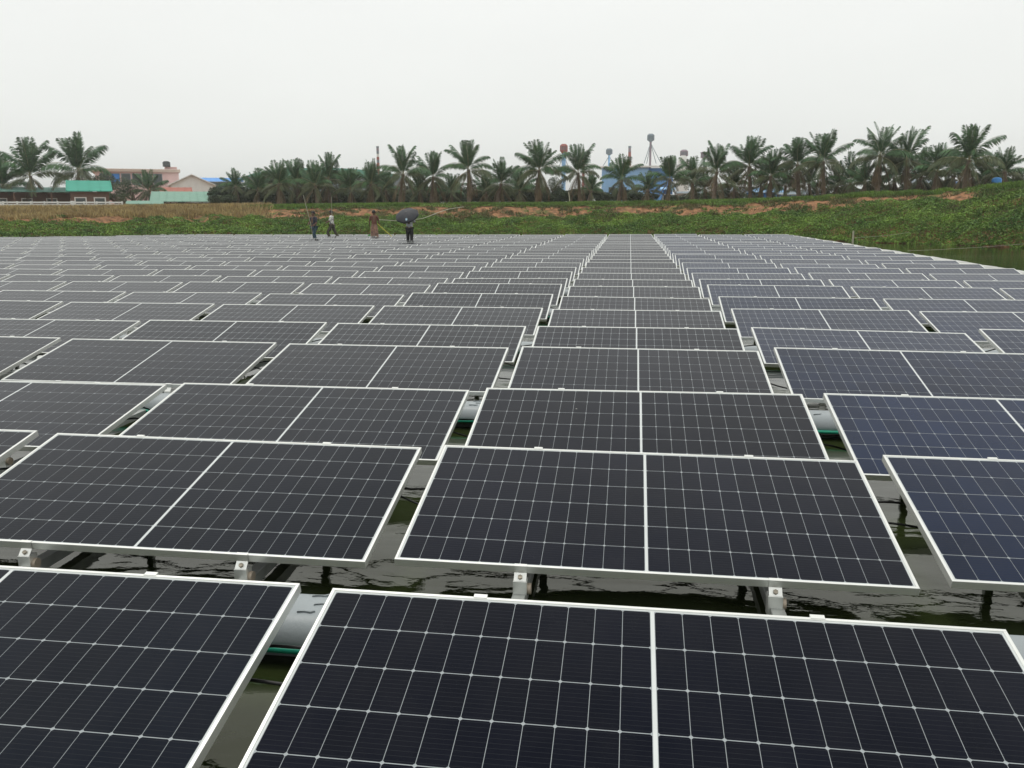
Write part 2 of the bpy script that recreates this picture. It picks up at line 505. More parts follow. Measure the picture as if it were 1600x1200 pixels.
# creeping plants on the slope
n = 520000
a = rng.uniform(A0, A2, n); t = rng.beta(1.0, 1.25, n) * 1.03 - .03
P = surf(a, t)
dens = fbm(P[:, 0], P[:, 1] + P[:, 2] * 2, .55, 3)
right = np.clip((a - az_of(1280)) / (az_of(1450) - az_of(1280)), 0, 1)
left = np.clip((az_of(520) - a) / .12, 0, 1)
mid_ = .72 + .15 * np.clip((a - az_of(1150)) / (az_of(1450) - az_of(1150)), 0, 1)
band = np.exp(-((t - mid_) / (.19 - .09 * right)) ** 4)
far_right = np.clip((a - az_of(1480)) / (az_of(1540) - az_of(1480)), 0, 1)
rag = fbm(P[:, 0], P[:, 1] + P[:, 2], 2.4, 71)
limit = .95 - (.92 - .45 * np.clip((rag - .52) * 4, 0, 1)) * band * (1 - far_right)
limit = np.where((t < .40), 1.2, limit)
keep = dens < limit + rng.normal(0, .035, n)
P = P[keep]; t = t[keep]; a = a[keep]
lump = fbm(P[:, 0], P[:, 1] + P[:, 2], .9, 11)
lump2 = fbm(P[:, 0], P[:, 1] + P[:, 2], 2.6, 31)
hgt = (np.clip(lump - .35, 0, 1) * .8 + np.clip(lump2 - .35, 0, 1) * .28) * (1 - .6 * t)
P[:, 2] += hgt * rng.uniform(.45, 1, len(P)) + .02
V, Q = leaf_quads(P, rng.uniform(.024, .062, len(P)))
tag(put('creeping_plants', np_mesh('creeping_plants', V, Q, LEAF)), 'dense green creeping plants covering the sloping pond bank', 'plants', kind='stuff')
# short grass along the crest
n = 70000
a = rng.uniform(az_of(380), A2, n); t = .93 + rng.exponential(.10, n)
P = surf(a, np.clip(t, 0, 3))
keep = fbm(P[:, 0], P[:, 1], .7, 8) < .60
P = P[keep]
V, Q = blade_quads(P, rng.uniform(.10, .26, len(P)), rng.uniform(.012, .03, len(P)))
tag(put('crest_grass', np_mesh('crest_grass', V, Q, LEAF_LIGHT)), 'short bright green grass along the top edge of the bank', 'grass', kind='stuff')
# sparse weeds on the bare band
n = 60000
a = rng.uniform(az_of(380), A2, n); t = rng.uniform(.4, .98, n)
P = surf(a, t)
keep = fbm(P[:, 0], P[:, 1] + P[:, 2] * 2, 1.3, 21) < .46
P = P[keep]
V, Q = blade_quads(P, rng.uniform(.08, .22, len(P)), rng.uniform(.012, .035, len(P)), lean=.7)
tag(put('weeds', np_mesh('weeds', V, Q, mat('weed_blade', (.10, .15, .045), rough=.8, col2=(.16, .12, .05), scale=1.0, island=.5))), 'low sparse weeds on the bare reddish band of the bank', 'weeds', kind='stuff')
# dry grass on the left bank
n = 90000
a = rng.uniform(A0, A1, n); t = rng.uniform(.50, 1.5, n)
P = surf(a, t)
edge = fbm(P[:, 0], P[:, 1], .4, 5)
keep = (t > .38 + edge * .45) & (rng.uniform(size=n) < np.clip((A1 - a) / .06, 0, 1))
P = P[keep]
V, Q = blade_quads(P, rng.uniform(.12, .42, len(P)), rng.uniform(.015, .035, len(P)))
tag(put('dry_grass', np_mesh('dry_grass', V, Q, TAN)), 'tan dry grass along the top of the bank at the left', 'grass', kind='stuff')

# ------------------------------------------------------------------ floating array layout
TAU, PITCH_X = .2086, PW + .1337
ROWY = [2.8039, 4.7030, 6.2136, 8.3760, 9.9185, 11.8880, 13.5732, 15.4989, 17.1124, 18.9078, 20.4660, 22.3836]
SX = [.0434, .0452, .0374, .0352, .0281, .0250, .0188, .0072, -.0090, -.0345, -.0440, -.0471]
for k in range(12, 27):
    ROWY.append(ROWY[-1] + (1.565 if k % 2 == 0 else 1.93))
    SX.append(-.0471 - .0039 * (k - 11))
S_LAST = 48.4087
s_ = (S_LAST - ROWY[11]) / (ROWY[-1] - ROWY[11])
for k in range(12, 27):
    ROWY[k] = ROWY[11] + (ROWY[k] - ROWY[11]) * s_
EX = {(0, -1): (-.010, .004, .013), (0, 0): (-.018, .005, -.013), (1, -1): (-.009, .006, -.019), (1, 0): (-.007, .005, -.003),
      (1, 1): (.012, .005, .022), (2, -2): (.002, -.001, -.010), (2, -1): (.007, .001, .019), (2, 0): (.019, -.004, .018),
      (2, 1): (.035, .005, -.027), (3, -1): (-.006, .001, .006), (3, 0): (.001, .002, .015), (3, 1): (.018, .008, -.021),
      (4, 0): (-.005, -.001, .016), (4, 1): (.014, .014, -.010), (4, 2): (.023, .009, -.006), (5, 0): (-.017, .001, 0),
      (6, 0): (-.014, .007, 0), (7, 0): (-.010, -.001, 0), (8, 0): (-.014, .003, 0), (9, 0): (-.019, .002, 0)}
rnd = random.Random(11)
panels = []
for r in range(27):
    for c in range(-17, 4):
        if (r, c) in EX: dz, rl, dy = EX[(r, c)]
        else: dz, rl, dy = rnd.gauss(0, .007) + (.012 if c > 0 else 0), rnd.gauss(.001, .003), rnd.gauss(0, .008)
        tl = TAU + (rnd.gauss(0, .011) if r > 1 else 0)
        xc = c * PITCH_X + SX[r]
        cen = Vector((xc, ROWY[r] + dy - PH / 2 * math.cos(TAU), -PH / 2 * math.sin(TAU) + dz))
        R = Matrix.Rotation(rl, 4, 'Y') @ Matrix.Rotation(tl, 4, 'X')
        pts = [to_px(cen + R @ Vector((sx * PW / 2, sy * PH / 2, 0))) for sx in (-1, 1) for sy in (-1, 1)]
        vis = [q for q in pts if q and -60 < q[0] < 1660 and q[1] < 1260]
        if not vis: continue
        inside = [q for q in pts if q and -2 < q[0] < 1602 and q[1] < 1203]
        span = (pts[0] and pts[2] and pts[0][0] < 0 < pts[2][0])
        area = 1 / (cen - Vector((CAM_X, 0, CAM_H))).length ** 2 if (inside or span) else 0
        panels.append([area, r, c, cen, tl, rl])
panels.sort(key=lambda q: -q[0])
single = panels[:298]
rest = panels[298:]
print('PANELS', len(panels), 'in view', sum(1 for q in panels if q[0] > 0))

# shared meshes ------------------------------------------------------
lip, fd = .012, .035
mb = MB()
ft = .0016
mb.box((-PW / 2, PH / 2 - lip, -fd), (PW / 2, PH / 2, ft), ch=.0012)
mb.box((-PW / 2, -PH / 2, -fd), (PW / 2, -PH / 2 + lip, ft), ch=.0012)
mb.box((-PW / 2, -PH / 2 + lip, -fd), (-PW / 2 + lip, PH / 2 - lip, ft - .0002), ch=.0012)
mb.box((PW / 2 - lip, -PH / 2 + lip, -fd), (PW / 2, PH / 2 - lip, ft - .0002), ch=.0012)
FRAME = mb.mesh('frame', ALU)
mb = MB()
ix, iy = PW / 2 - lip, PH / 2 - lip
mb.box((-ix, -iy, -.006), (ix, iy, -.0026), mi=0)
mb.m = [1, 0, 1, 1, 1, 1]
BACKM = mb.mesh('backsheet', [BACKSHEET, BACK_UNDER])
STRIP = mat('white_strip', (.66, .69, .68), rough=.15, ior=1.29, var=.05)
mb = MB()
for xa, xb, ya, yb in ((-HALF + .001, HALF - .001, -iy + .0071, iy - .0071), (-ix, ix, iy - .007, iy), (-ix, ix, -iy, -iy + .007), (-ix, -ix + .007, -iy + .0071, iy - .0071), (ix - .007, ix, -iy + .0071, iy - .0071)):
    mb.box((xa, ya, -.0030), (xb, yb, -.0020))
STRIPM = mb.mesh('white_margin', STRIP)
mb = MB()
mb.box((-ix, -iy, -.006), (ix, iy, -.0012), mi=0)
mb.m = [1, 0, 1, 1, 1, 1]
SHEETM = mb.mesh('cell_sheet', [CELLSHEET, BACK_UNDER])
cw, chh, cc = (CWP - GAP_) / 2, (CHP - GAP_H) / 2, .0058
oct_ = [(-cw + cc, -chh), (cw - cc, -chh), (cw, -chh + cc), (cw, chh - cc), (cw - cc, chh), (-cw + cc, chh), (-cw, chh - cc), (-cw, -chh + cc)]
CELLM = MB().prism(oct_, 'z', -.0026, -.0022).mesh('solar_cell', CELL)
CLAMPM = MB().box((-.024, -.009, -.03), (.024, .012, .0052), ch=.0015).mesh('clamp', ALU)
UNT = Matrix.Rotation(-TAU, 4, 'X')
# front bracket: strap over the frame lip, sloping plate, upright block, two thin legs (local to the front edge, untilted below)
mb = MB()
mb.box((-.028, -.003, .0018), (.028, .012, .0052))
mb.box((-.028, -.0062, -.030), (.028, -.0031, .0052))
Mx = Matrix.Translation((0, -.004, -.030)) @ Matrix.Rotation(math.radians(38), 4, 'X')
mb.box((-.028, -.040, -.003), (.028, -.0005, .001), M_=Mx)
Mb = Matrix.Translation((0, -.036, -.058)) @ UNT
mb.box((-.031, -.004, -.092), (.031, .052, .003), M_=Mb, ch=.0015)
mb.box((-.028, .004, -.150), (-.018, .018, -.0921), M_=Mb)
mb.box((.018, .004, -.150), (.028, .018, -.0921), M_=Mb)
BRACKM = mb.mesh('front_bracket', ALU)
mb = MB()
mb.tube([(0, -.022, -.046), (0, -.026, -.036)], .011, n=6)
BOLTM = mb.mesh('bolt', STEEL)
KNOBM = MB().tube([(.031, -.018, -.105), (.048, -.018, -.105)], .026, n=12).mesh('knob', mat('bracket_knob', (.5, .42, .33), rough=.5, metal=.2))
mb = MB()
Mr = UNT
mb.box((-.022, -.016, -.335), (.022, .016, -.040), M_=Mr)
mb.box((-.045, -.03, -.345), (.045, .03, -.3351), M_=Mr)
RPOSTM = mb.mesh('rear_post', ALU_DARK)
BRX = .56

ORD = ['frontmost', 'second', 'third', 'fourth', 'fifth', 'sixth', 'seventh', 'eighth', 'ninth', 'tenth', 'eleventh', 'twelfth', 'thirteenth', 'fourteenth',
       'fifteenth', 'sixteenth', 'seventeenth', 'eighteenth', 'nineteenth', 'twentieth', 'twenty-first', 'twenty-second', 'twenty-third', 'twenty-fourth',
       'twenty-fifth', 'twenty-sixth', 'farthest']
def col_words(c):
    if c == 0: return 'in the straight column facing the viewer'
    w = ['first', 'second', 'third', 'fourth', 'fifth', 'sixth', 'seventh', 'eighth', 'ninth', 'tenth', 'eleventh', 'twelfth', 'thirteenth', 'fourteenth', 'fifteenth', 'sixteenth', 'seventeenth'][abs(c) - 1]
    return '%s %s of the straight column' % (w, 'right' if c > 0 else 'left')
def sheen_tint(c):
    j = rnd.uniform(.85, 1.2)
    if c > 0: b = (.0040, .0115, .0360)  # bluer base colour right of centre paints in the coating's view-angle sheen
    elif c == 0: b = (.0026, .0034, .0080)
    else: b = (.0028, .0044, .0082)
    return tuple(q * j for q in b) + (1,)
n_cells = 0
for area, r, c, cen, tl, rl in single:
    shade = 'navy' if c > 0 else ('near-black' if c == 0 else 'dark grey')
    e = empty('solar_panel', cen, '%s solar panel, %s row from the front, %s' % (shade, ORD[r], col_words(c)), 'solar panel', 'solar panels of the floating array')
    e.rotation_mode = 'QUATERNION'
    e.rotation_quaternion = (Matrix.Rotation(rl, 3, 'Y') @ Matrix.Rotation(tl, 3, 'X')).to_quaternion()
    put('frame', FRAME, e)
    tcol = sheen_tint(c)
    W4 = Matrix.LocRotScale(cen, e.rotation_quaternion, None)
    if r <= 3:
        put('backsheet', BACKM, e)
        put('white_margin', STRIPM, e)
        for i in range(24):
            cxp = (-1 if i < 12 else 1) * 0
            x = -PW / 2 + EDGE + CWP * (i + .5) if i < 12 else PW / 2 - EDGE - CWP * (23 - i + .5)
            for jn in range(6):
                y = -PH / 2 + EDGE + CHP * (jn + .5)
                q = to_px(W4 @ Vector((x, y, 0)))
                if q is None or not (-90 < q[0] < 1690 and q[1] < 1290): continue
                o = put('solar_cell', CELLM, e, (x, y, 0))
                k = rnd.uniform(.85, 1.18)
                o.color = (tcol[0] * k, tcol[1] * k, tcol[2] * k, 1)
                n_cells += 1
    else:
        o = put('cell_sheet', SHEETM, e)
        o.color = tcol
    if r <= 8:
        for s in (-1, 1):
            put('clamp', CLAMPM, e, (s * BRX + (-.03 if s < 0 else 0) + rnd.uniform(-.015, .015), PH / 2, 0))
    if r <= 6:
        for s in (-1, 1):
            b = put('front_bracket', BRACKM, e, (s * BRX + rnd.uniform(-.02, .01), -PH / 2, 0))
            if r <= 2:
                put('bolt', BOLTM, b); put('knob', KNOBM, b)
            put('rear_post', RPOSTM, e, (s * BRX, PH / 2 - .07, 0))
print('CELLS', n_cells)
# the remaining panels: one object
fv = np.array([v.co for v in FRAME.vertices]); ff = [tuple(p.vertices) for p in FRAME.polygons]
mb = MB()
for area, r, c, cen, tl, rl in rest:
    W4 = Matrix.Translation(cen) @ Matrix.Rotation(rl, 4, 'Y') @ Matrix.Rotation(tl, 4, 'X')
    mb.add([W4 @ Vector(v) for v in fv], ff, 0)
    mb.box((-ix, -iy, -.006), (ix, iy, -.0012), mi=1, M_=W4)
if rest:
    o = put('distant_solar_panels', mb.mesh('distant_solar_panels', [ALU, mat('distant_cells', (.016, .018, .020), rough=.1, ior=1.4)]))
    tag(o, 'last outermost solar panels at the left edge of the floating array', 'solar panels', kind='stuff')

# pontoon floats behind every second row ------------------------------
FLOAT = mat('grey_plastic_float', (.30, .335, .345), rough=.42, var=.10, scale=2.5, bump=.12, bscale=60)
GREEN = mat('green_hose', (.01, .30, .19), rough=.4)
BLACK = mat('black_cable', (.012, .012, .012), rough=.5)
def rounded(w, z0, z1, rad, n=5, lo=1.5):
    pts = []
    for cx_, cz_, a0 in ((w / 2 - rad, z1 - rad, 0), (-w / 2 + rad, z1 - rad, 90), (-w / 2 + rad * lo, z0 + rad * lo, 180), (w / 2 - rad * lo, z0 + rad * lo, 270)):
        rr = rad if cz_ > (z0 + z1) / 2 else rad * lo
        for k in range(n + 1):
            t_ = math.radians(a0 + 90 * k / n)
            pts.append((cx_ + rr * math.cos(t_), cz_ + rr * math.sin(t_)))
    return pts
FLM = MB().prism(rounded(.36, -.57, -.27, .115), 'x', -PITCH_X / 2 + .02, PITCH_X / 2 - .02, smooth=True).mesh('float_body', FLOAT)
BUMPM = MB().prism([(-.035, -.006), (-.028, .006), (.02, .004), (.035, .018), (.028, .022), (.016, .012), (-.034, .004)][::-1], 'z', -.001, .006).mesh('tread_bump', mat('float_tread', (.25, .28, .29), rough=.5))
BEAMM = None
FLOAT_ROWS = {0: 3.17, 2: 6.98}
for k in range(4, 27, 2): FLOAT_ROWS[k] = ROWY[k] + .50
def float_cols(r):
    lo = min([q[2] for q in panels if q[1] == r] + [0]); return range(max(lo - 1, -5), 4)
people_rows = [20, 22, 24]
for r in (0, 2, 4, 6, 8, 20, 22, 24):
    cols = float_cols(r) if r < 10 else {20: (-5,), 22: (-8, -7), 24: (-7, -6)}[r]
    Yf = FLOAT_ROWS[r]
    for c in cols:
        xg = (c + .5) * PITCH_X + SX[r]
        side = 'right' if c >= 0 else 'left'
        if r < 10:
            lab = 'grey plastic pontoon float behind the %s panel row, %s gap %s of the straight column' % (ORD[r], ['first', 'second', 'third', 'fourth', 'fifth', 'sixth', 'seventh'][c if c >= 0 else -c - 1], side)
        else:
            lab = 'grey pontoon float under the feet of the worker %s' % {(20, -5): 'holding the umbrella', (22, -8): 'in the dark shirt, left half', (22, -7): 'in the dark shirt, right half', (24, -7): 'in the white patterned shirt', (24, -6): 'in brown patterned clothes'}[(r, c)]
        e = empty('pontoon_float', (xg, Yf, 0), lab, 'float', 'pontoon floats between the panel rows')
        put('float_body', FLM, e)
        if r in (0, 2) and -3 <= c <= 2:
            for k in range(10):
                put('tread_bump', BUMPM, e, (-.16 + (k // 3) * .10 + (.05 if k % 2 else 0) + rnd.uniform(-.01, .01), -.08 + .075 * (k % 3), -.2705), (0, 0, rnd.uniform(-.2, .2)))
# aluminium beams joining the floats under the odd rows
fr = [0, 2, 4]
for i in range(len(fr) - 1):
    y0, y1 = FLOAT_ROWS[fr[i]] + .185, FLOAT_ROWS[fr[i + 1]] - .185
    bmesh_ = MB().box((-.03, y0, -.415), (.03, y1, -.36), ch=.003).mesh('float_connector', ALU_DARK)
    for c in float_cols(fr[i]):
        for s in (-1, 1):
            o = put('float_connector', bmesh_, loc=(c * PITCH_X + SX[fr[i]] + s * BRX, 0, 0))
            tag(o, 'aluminium bar under the %s row, %s brackets, %s' % (ORD[fr[i] + 1], 'left' if s < 0 else 'right', col_words(c)), 'connector bar', 'bars joining the floats')
for r in (0, 2, 4, 6):
    xs = np.linspace(-5.6 * PITCH_X, 3.5 * PITCH_X, 60)
    Yf = FLOAT_ROWS[r]
    me = MB().tube([(x, Yf - .186 + .004 * math.sin(x * 3), -.378 + .006 * math.sin(x * 1.7 + r)) for x in xs], .0135, n=8).mesh('green_hose', GREEN)
    tag(put('green_hose', me), 'bright green hose along the front of the pontoon float behind the %s panel row' % ORD[r], 'hose', 'green hoses along the floats')
def cable(r, dy, z0, amp, ph, lab):
    xs = np.linspace(-4.5 * PITCH_X, 3.5 * PITCH_X, 150)
    pts = [(x, ROWY[r] + dy + .03 * math.sin(x * 2.3 + ph), z0 - amp * abs(math.sin((x + ph) * 2.6)) + .02 * math.sin(x * 9 + ph)) for x in xs]
    tag(put('cable', MB().tube(pts, .0065, n=5).mesh('cable', BLACK)), lab, 'cable', 'black cables slung under the panels')
for r in range(0, 7):
    cable(r, -.35, -.19, .10, r * 1.3, 'black cable sagging low under the middle of the %s panel row' % ORD[r])
    cable(r, -.12, -.15, .07, r * 2.1 + 1, 'black cable clipped just under the upper edge of the %s panel row' % ORD[r])

# pale walkway floats along the right edge -----------------------------
WALK = mat('pale_walkway_plastic', (.52, .53, .50), rough=.6, var=.15, scale=3, bump=.2)
WKM = MB().box((-.25, -.47, -.50), (.25, .47, -.09), ch=.03)
WKM.box((-.21, -.43, -.09), (.21, .43, -.078), ch=.008)
WKM = WKM.mesh('walkway_float', WALK)
yy = 8.6; k = 0
while yy < 48.6:
    fr_ = (yy - ROWY[0]) / (ROWY[-1] - ROWY[0])
    o = put('walkway_float', WKM, loc=(3 * PITCH_X + PW / 2 + .36 + float(np.interp(yy, ROWY, SX)) + rnd.uniform(-.02, .02), yy, rnd.uniform(-.015, .015)), rot=(rnd.gauss(0, .01), rnd.gauss(0, .015), rnd.gauss(0, .008)))
    rr_ = min(range(27), key=lambda q: abs(ROWY[q] - yy))
    nth = 'beside the %s row' % ORD[rr_] if abs(ROWY[rr_] - .5 - yy) < .5 else 'just past the top edge of the %s row' % ORD[rr_]
    tag(o, 'pale walkway float on the right edge, %s' % nth, 'float', 'walkway floats along the right edge')
    yy += .97; k += 1

# ------------------------------------------------------------------ stakes, ropes, hose on the bank
WOODP = mat('weathered_pole', (.42, .40, .30), rough=.8)
ROPE = mat('pale_rope', (.48, .46, .36), rough=.8)
def stake(px, ytop, ybase, z, lab):
    b = at_z(px, ybase, z) if z < 0 else at_dist(px, ybase, z)
    h = (ybase - ytop) / F_PX * b.y
    o = put('stake', MB().tube([(0, 0, -.6), (.01, 0, h * .5), (0, 0, h)], [.05, .048, .045], n=8).mesh('stake', WOODP), loc=b)
    tag(o, lab, 'stake')
    return b + Vector((0, 0, h))
s1 = stake(1332, 362, 381, WZ, 'pale thin stake standing in the water at the right edge of the array')
s2 = stake(1470, 341, 353, 51.5, 'short pale stake stuck in the green bank at the right')
def rope(p0, p1, sag, rad, lab, n=24, name='rope', m=None):
    pts = []
    for i in range(n + 1):
        u = i / n; p = Vector(p0).lerp(Vector(p1), u); p.z -= sag * 4 * u * (1 - u); pts.append(p)
    tag(put(name, MB().tube(pts, rad, n=5).mesh(name, m or ROPE)), lab, name)
rope(s1 - Vector((0, 0, .35)), s2 - Vector((0, 0, .45)), .12, .007, 'thin pale rope from the stake in the water to the stake on the bank')
rope(at_z(1418, 392, -.30), at_dist(1640, 377, 45.5), .05, .007, 'thin pale mooring rope low over the water from the array to the right bank')
hp = [(592, 347), (612, 348.5), (632, 349), (662, 345), (685, 336), (703, 330), (725, 327)]
pts = []
for px, py in hp:
    w, c, zc = station(px)
    best = None
    for t_ in np.linspace(.02, 1.0, 120):
        q = surf(np.array([az_of(px)]), np.array([t_]))[0]
        pj = to_px(q)
        if best is None or abs(pj[1] - py) < best[0]: best = (abs(pj[1] - py), q)
    pts.append(Vector(best[1]) + Vector((0, -.12, .16)))
tag(put('water_hose', MB().tube(pts, .024, n=6).mesh('water_hose', ROPE)), 'pale hose lying diagonally across the green bank beside the umbrella', 'hose')

# ------------------------------------------------------------------ palms
def frond_mesh(name, e0, curv, rs, mats, brown=False):
    r_ = random.Random(rs)
    V = []; Fq = []; mi = []
    n = 14
    P_ = []; x = z = 0
    for i in range(n + 1):
        s = i / n
        P_.append((x, 0, z))
        el = math.radians(e0 - curv * s ** 1.25)
        x += math.cos(el) / n; z += math.sin(el) / n
    side_bend = r_.uniform(-.08, .08)
    P_ = [Vector((p[0], side_bend * (i / n) ** 2, p[2])) for i, p in enumerate(P_)]
    # midrib
    for i in range(n + 1):
        rr = .011 * (1 - .85 * i / n)
        for k in range(3):
            t_ = 2 * math.pi * k / 3
            V.append(P_[i] + Vector((0, math.cos(t_) * rr, math.sin(t_) * rr)))
    for i in range(n):
        for k in range(3):
            q = (k + 1) % 3
            Fq.append((i * 3 + k, i * 3 + q, i * 3 + 3 + q, i * 3 + 3 + k)); mi.append(1)
    m = 56
    for i in range(m):
        s = .10 + .90 * i / (m - 1)
        f = min(s * n, n - .001); a_ = int(f); p = P_[a_].lerp(P_[a_ + 1], f - a_)
        T = (P_[a_ + 1] - P_[a_]).normalized()
        ln = (.25 if e0 > 65 else .31) * max(.12, math.sin(math.pi * min(1, .12 + .80 * s)) ** .6) * r_.uniform(.8, 1.1)
        for sd in (-1, 1):
            if brown and r_.random() < .18: continue
            horiz = math.hypot(T.x, T.y)
            dr = (.25 + 1.15 * horiz) * r_.uniform(.7, 1.25)
            d = Vector((0, sd * .60, 0)) + T * (.80 + r_.uniform(-.12, .12)) + Vector((0, 0, -dr * .55))
            d.normalize()
            d2 = (d + Vector((0, 0, -.55 * horiz - .1))).normalized()
            mid = p + d * ln * .55; tip = mid + d2 * ln * .5
            wv = T * .0115
            b = len(V)
            V += [p - wv * .5, mid - wv, tip, mid + wv]
            Fq.append((b, b + 1, b + 2, b + 3)); mi.append(0)
    return np_mesh(name, [tuple(v) for v in V], Fq, mats, mi=mi)
FG = mat('palm_green', (.090, .190, .068), rough=.5, col2=(.036, .095, .040), island=.35, scale=3, ior=1.4)
FO = mat('palm_olive', (.110, .135, .052), rough=.55, col2=(.050, .075, .030), island=.35, scale=3, ior=1.4)
FB = mat('palm_brown', (.17, .12, .065), rough=.8, col2=(.09, .075, .04), island=.35, scale=3)
RIB = mat('palm_rib', (.26, .25, .11), rough=.6)
TRUNK = mat('palm_trunk_bark', (.16, .13, .095), rough=.9, var=.35, scale=5, bump=.4)
specs = [(89, 12, FG), (82, 24, FG), (74, 38, FG), (64, 62, FG), (44, 92, FG), (22, 80, FO), (-10, 66, FO), (-50, 38, FB), (-70, 18, FB)]
FM = [[frond_mesh('frond', e + dv * 5, c_ + dv * 12, 31 * i + dv, [m_, RIB], brown=(m_ is FB)) for dv in (-1, 0, 1)] for i, (e, c_, m_) in enumerate(specs)]
def palm(px, yheart, fpx, dist, lab, lean=0.0, full=1.0):
    rp = random.Random(int(px * 7 + yheart))
    full = rp.uniform(.72, 1.0); age = rp.uniform(.98, 1.35); tiltx, tilty = rp.gauss(0, .09), rp.gauss(0, .09)
    h0 = at_dist(px, yheart, dist)
    gz = ground_z(h0.x, h0.y)
    e = empty('palm_tree', (h0.x - lean, h0.y, gz), lab, 'palm tree', 'coconut palms along the bank')
    H = max(h0.z - gz, .6)
    heart = Vector((lean, 0, H))
    pts = []; rs = []
    for k in range(9):
        u = k / 8
        pts.append(Vector((lean * u ** 1.6, .1 * math.sin(u * 3), H * u - .15 * (k == 0)))); rs.append(.17 - .07 * u + (.05 if k == 0 else 0) + (.012 if k % 2 else 0) + (.05 if k == 8 else 0))
    put('trunk', MB().tube(pts, rs, n=9).mesh('trunk', TRUNK), e)
    Lf = fpx / F_PX * dist / 1.16
    nf = int(34 * full)
    for i in range(nf):
        u = (i + .5) / nf
        vi = min(8, int(u ** age * 9))
        if vi >= 6 and H < 1.8 and rp.random() < .3: continue
        o = put('frond', FM[vi][rp.randrange(3)], e, heart + Vector((0, 0, .10 - u * .28)), (rp.uniform(-.13, .13) + tiltx, rp.uniform(-.12, .12) + tilty, i * 2.39996 + rp.uniform(-.3, .3)))
        s = Lf * rp.uniform(.86, 1.10) * (.97 if u < .33 else (1.14 if u < .75 else .95))
        o.scale = (s, s, s)
PALMS = [  # photo x, heart y, frond pixels, distance, label
 (4, 292, 44, 92, 'blurred palm at the very left edge behind the low houses'),
 (47, 275, 54, 90, 'tall palm above the low teal roof at the left'),
 (122, 268, 56, 90, 'tall palm rising right behind the small green-roofed hut'),
 (232, 298, 34, 95, 'small palm in front of the pink building'),
 (368, 292, 28, 82, 'short bushy palm just right of the white gabled shed'),
 (403, 296, 32, 80, 'low palm left of the dense palm cluster'),
 (436, 287, 38, 76, 'leftmost tall palm of the dense cluster left of the workers'),
 (463, 284, 40, 79, 'palm in the dense cluster above the worker in dark clothes'),
 (492, 290, 40, 75, 'palm with hanging fronds between the two crowns of the cluster'),
 (513, 280, 44, 78, 'palm above the worker in the white shirt'),
 (548, 296, 36, 76, 'low palm under the green warehouse roof'),
 (580, 287, 38, 74, 'palm directly below the striped chimney'),
 (603, 298, 34, 79, 'low dark palm right of the striped chimney'),
 (630, 272, 46, 73, 'upright palm with a bare leaning trunk behind the umbrella'),
 (655, 297, 34, 78, 'low palm just right of the umbrella palm'),
 (677, 276, 42, 75, 'palm with an upright fan crown right of the umbrella'),
 (704, 300, 32, 79, 'low palm filling the gap before the tall star-shaped palm'),
 (732, 265, 50, 71, 'star-shaped tall palm with wide arching side fronds'),
 (783, 287, 42, 74, 'medium palm with a pale curved trunk'),
 (812, 298, 34, 79, 'low palm in the gap before the tall palm at the red stack'),
 (843, 266, 50, 71, 'tall broad palm left of the red-topped blue stack'),
 (903, 270, 46, 72, 'palm just right of the red-topped blue stack'),
 (924, 298, 28, 78, 'low palm at the left end of the light blue building'),
 (972, 280, 38, 68, 'palm standing alone in front of the light blue building'),
 (1047, 280, 38, 70, 'palm with a pale drooping stalk at the right end of the blue building'),
 (1082, 284, 42, 74, 'palm in front of the spiral silo'),
 (1120, 268, 46, 69, 'tall palm right of the spiral silo'),
 (1148, 290, 36, 76, 'low palm between two taller ones right of the silo'),
 (1171, 260, 46, 71, 'tall palm left of the bright blue shed'),
 (1205, 275, 42, 70, 'palm standing before the left end of the bright blue shed'),
 (1228, 290, 34, 76, 'low dark palm in front of the middle of the blue shed'),
 (1246, 257, 42, 70, 'upright palm above the bright blue shed'),
 (1286, 252, 48, 68, 'palm with arching fronds at the right end of the blue shed'),
 (1330, 282, 42, 69, 'low spreading palm with brown hanging fronds right of the blue shed'),
 (1352, 286, 36, 66, 'slim low palm touching the tall palm at its right'),
 (1376, 243, 50, 65, 'very tall dark palm with a thick crown, second tallest on the right'),
 (1418, 248, 46, 66, 'tall palm sharing its crown with the very tall one at its left'),
 (1465, 268, 40, 65, 'bushy olive palm between two tall palms'),
 (1514, 250, 52, 62, 'tallest palm at the right with wide-spread fronds'),
 (758, 299, 32, 77, 'low palm between the star-shaped palm and the one with the curved trunk'),
 (1012, 297, 30, 76, 'small low palm before the right half of the blue hall'),
 (1101, 296, 36, 77, 'low palm just left of the tall palm beyond the silo'),
 (1190, 290, 36, 76, 'low dark palm between two tall ones left of the blue shed'),
 (1264, 287, 36, 74, 'low palm between the two upright palms over the blue shed'),
 (1308, 290, 34, 72, 'low palm with brown skirt right of the arching palm'),
 (1398, 278, 42, 70, 'middle-height palm between the very tall palm and its neighbour'),
 (1440, 276, 42, 69, 'middle-height palm left of the bushy olive palm'),
 (1490, 274, 42, 67, 'middle-height palm just left of the tallest right palm'),
 (1541, 279, 36, 66, 'low palm right of the tallest right palm'),
 (1569, 268, 34, 64, 'small palm above the round blue tank'),
]
for i, (px, yh, fp, ds, lab) in enumerate(PALMS):
    palm(px, yh, fp, ds, lab, lean=random.Random(i).uniform(-.25, .25) + (.5 if px in (630, 783) else 0))

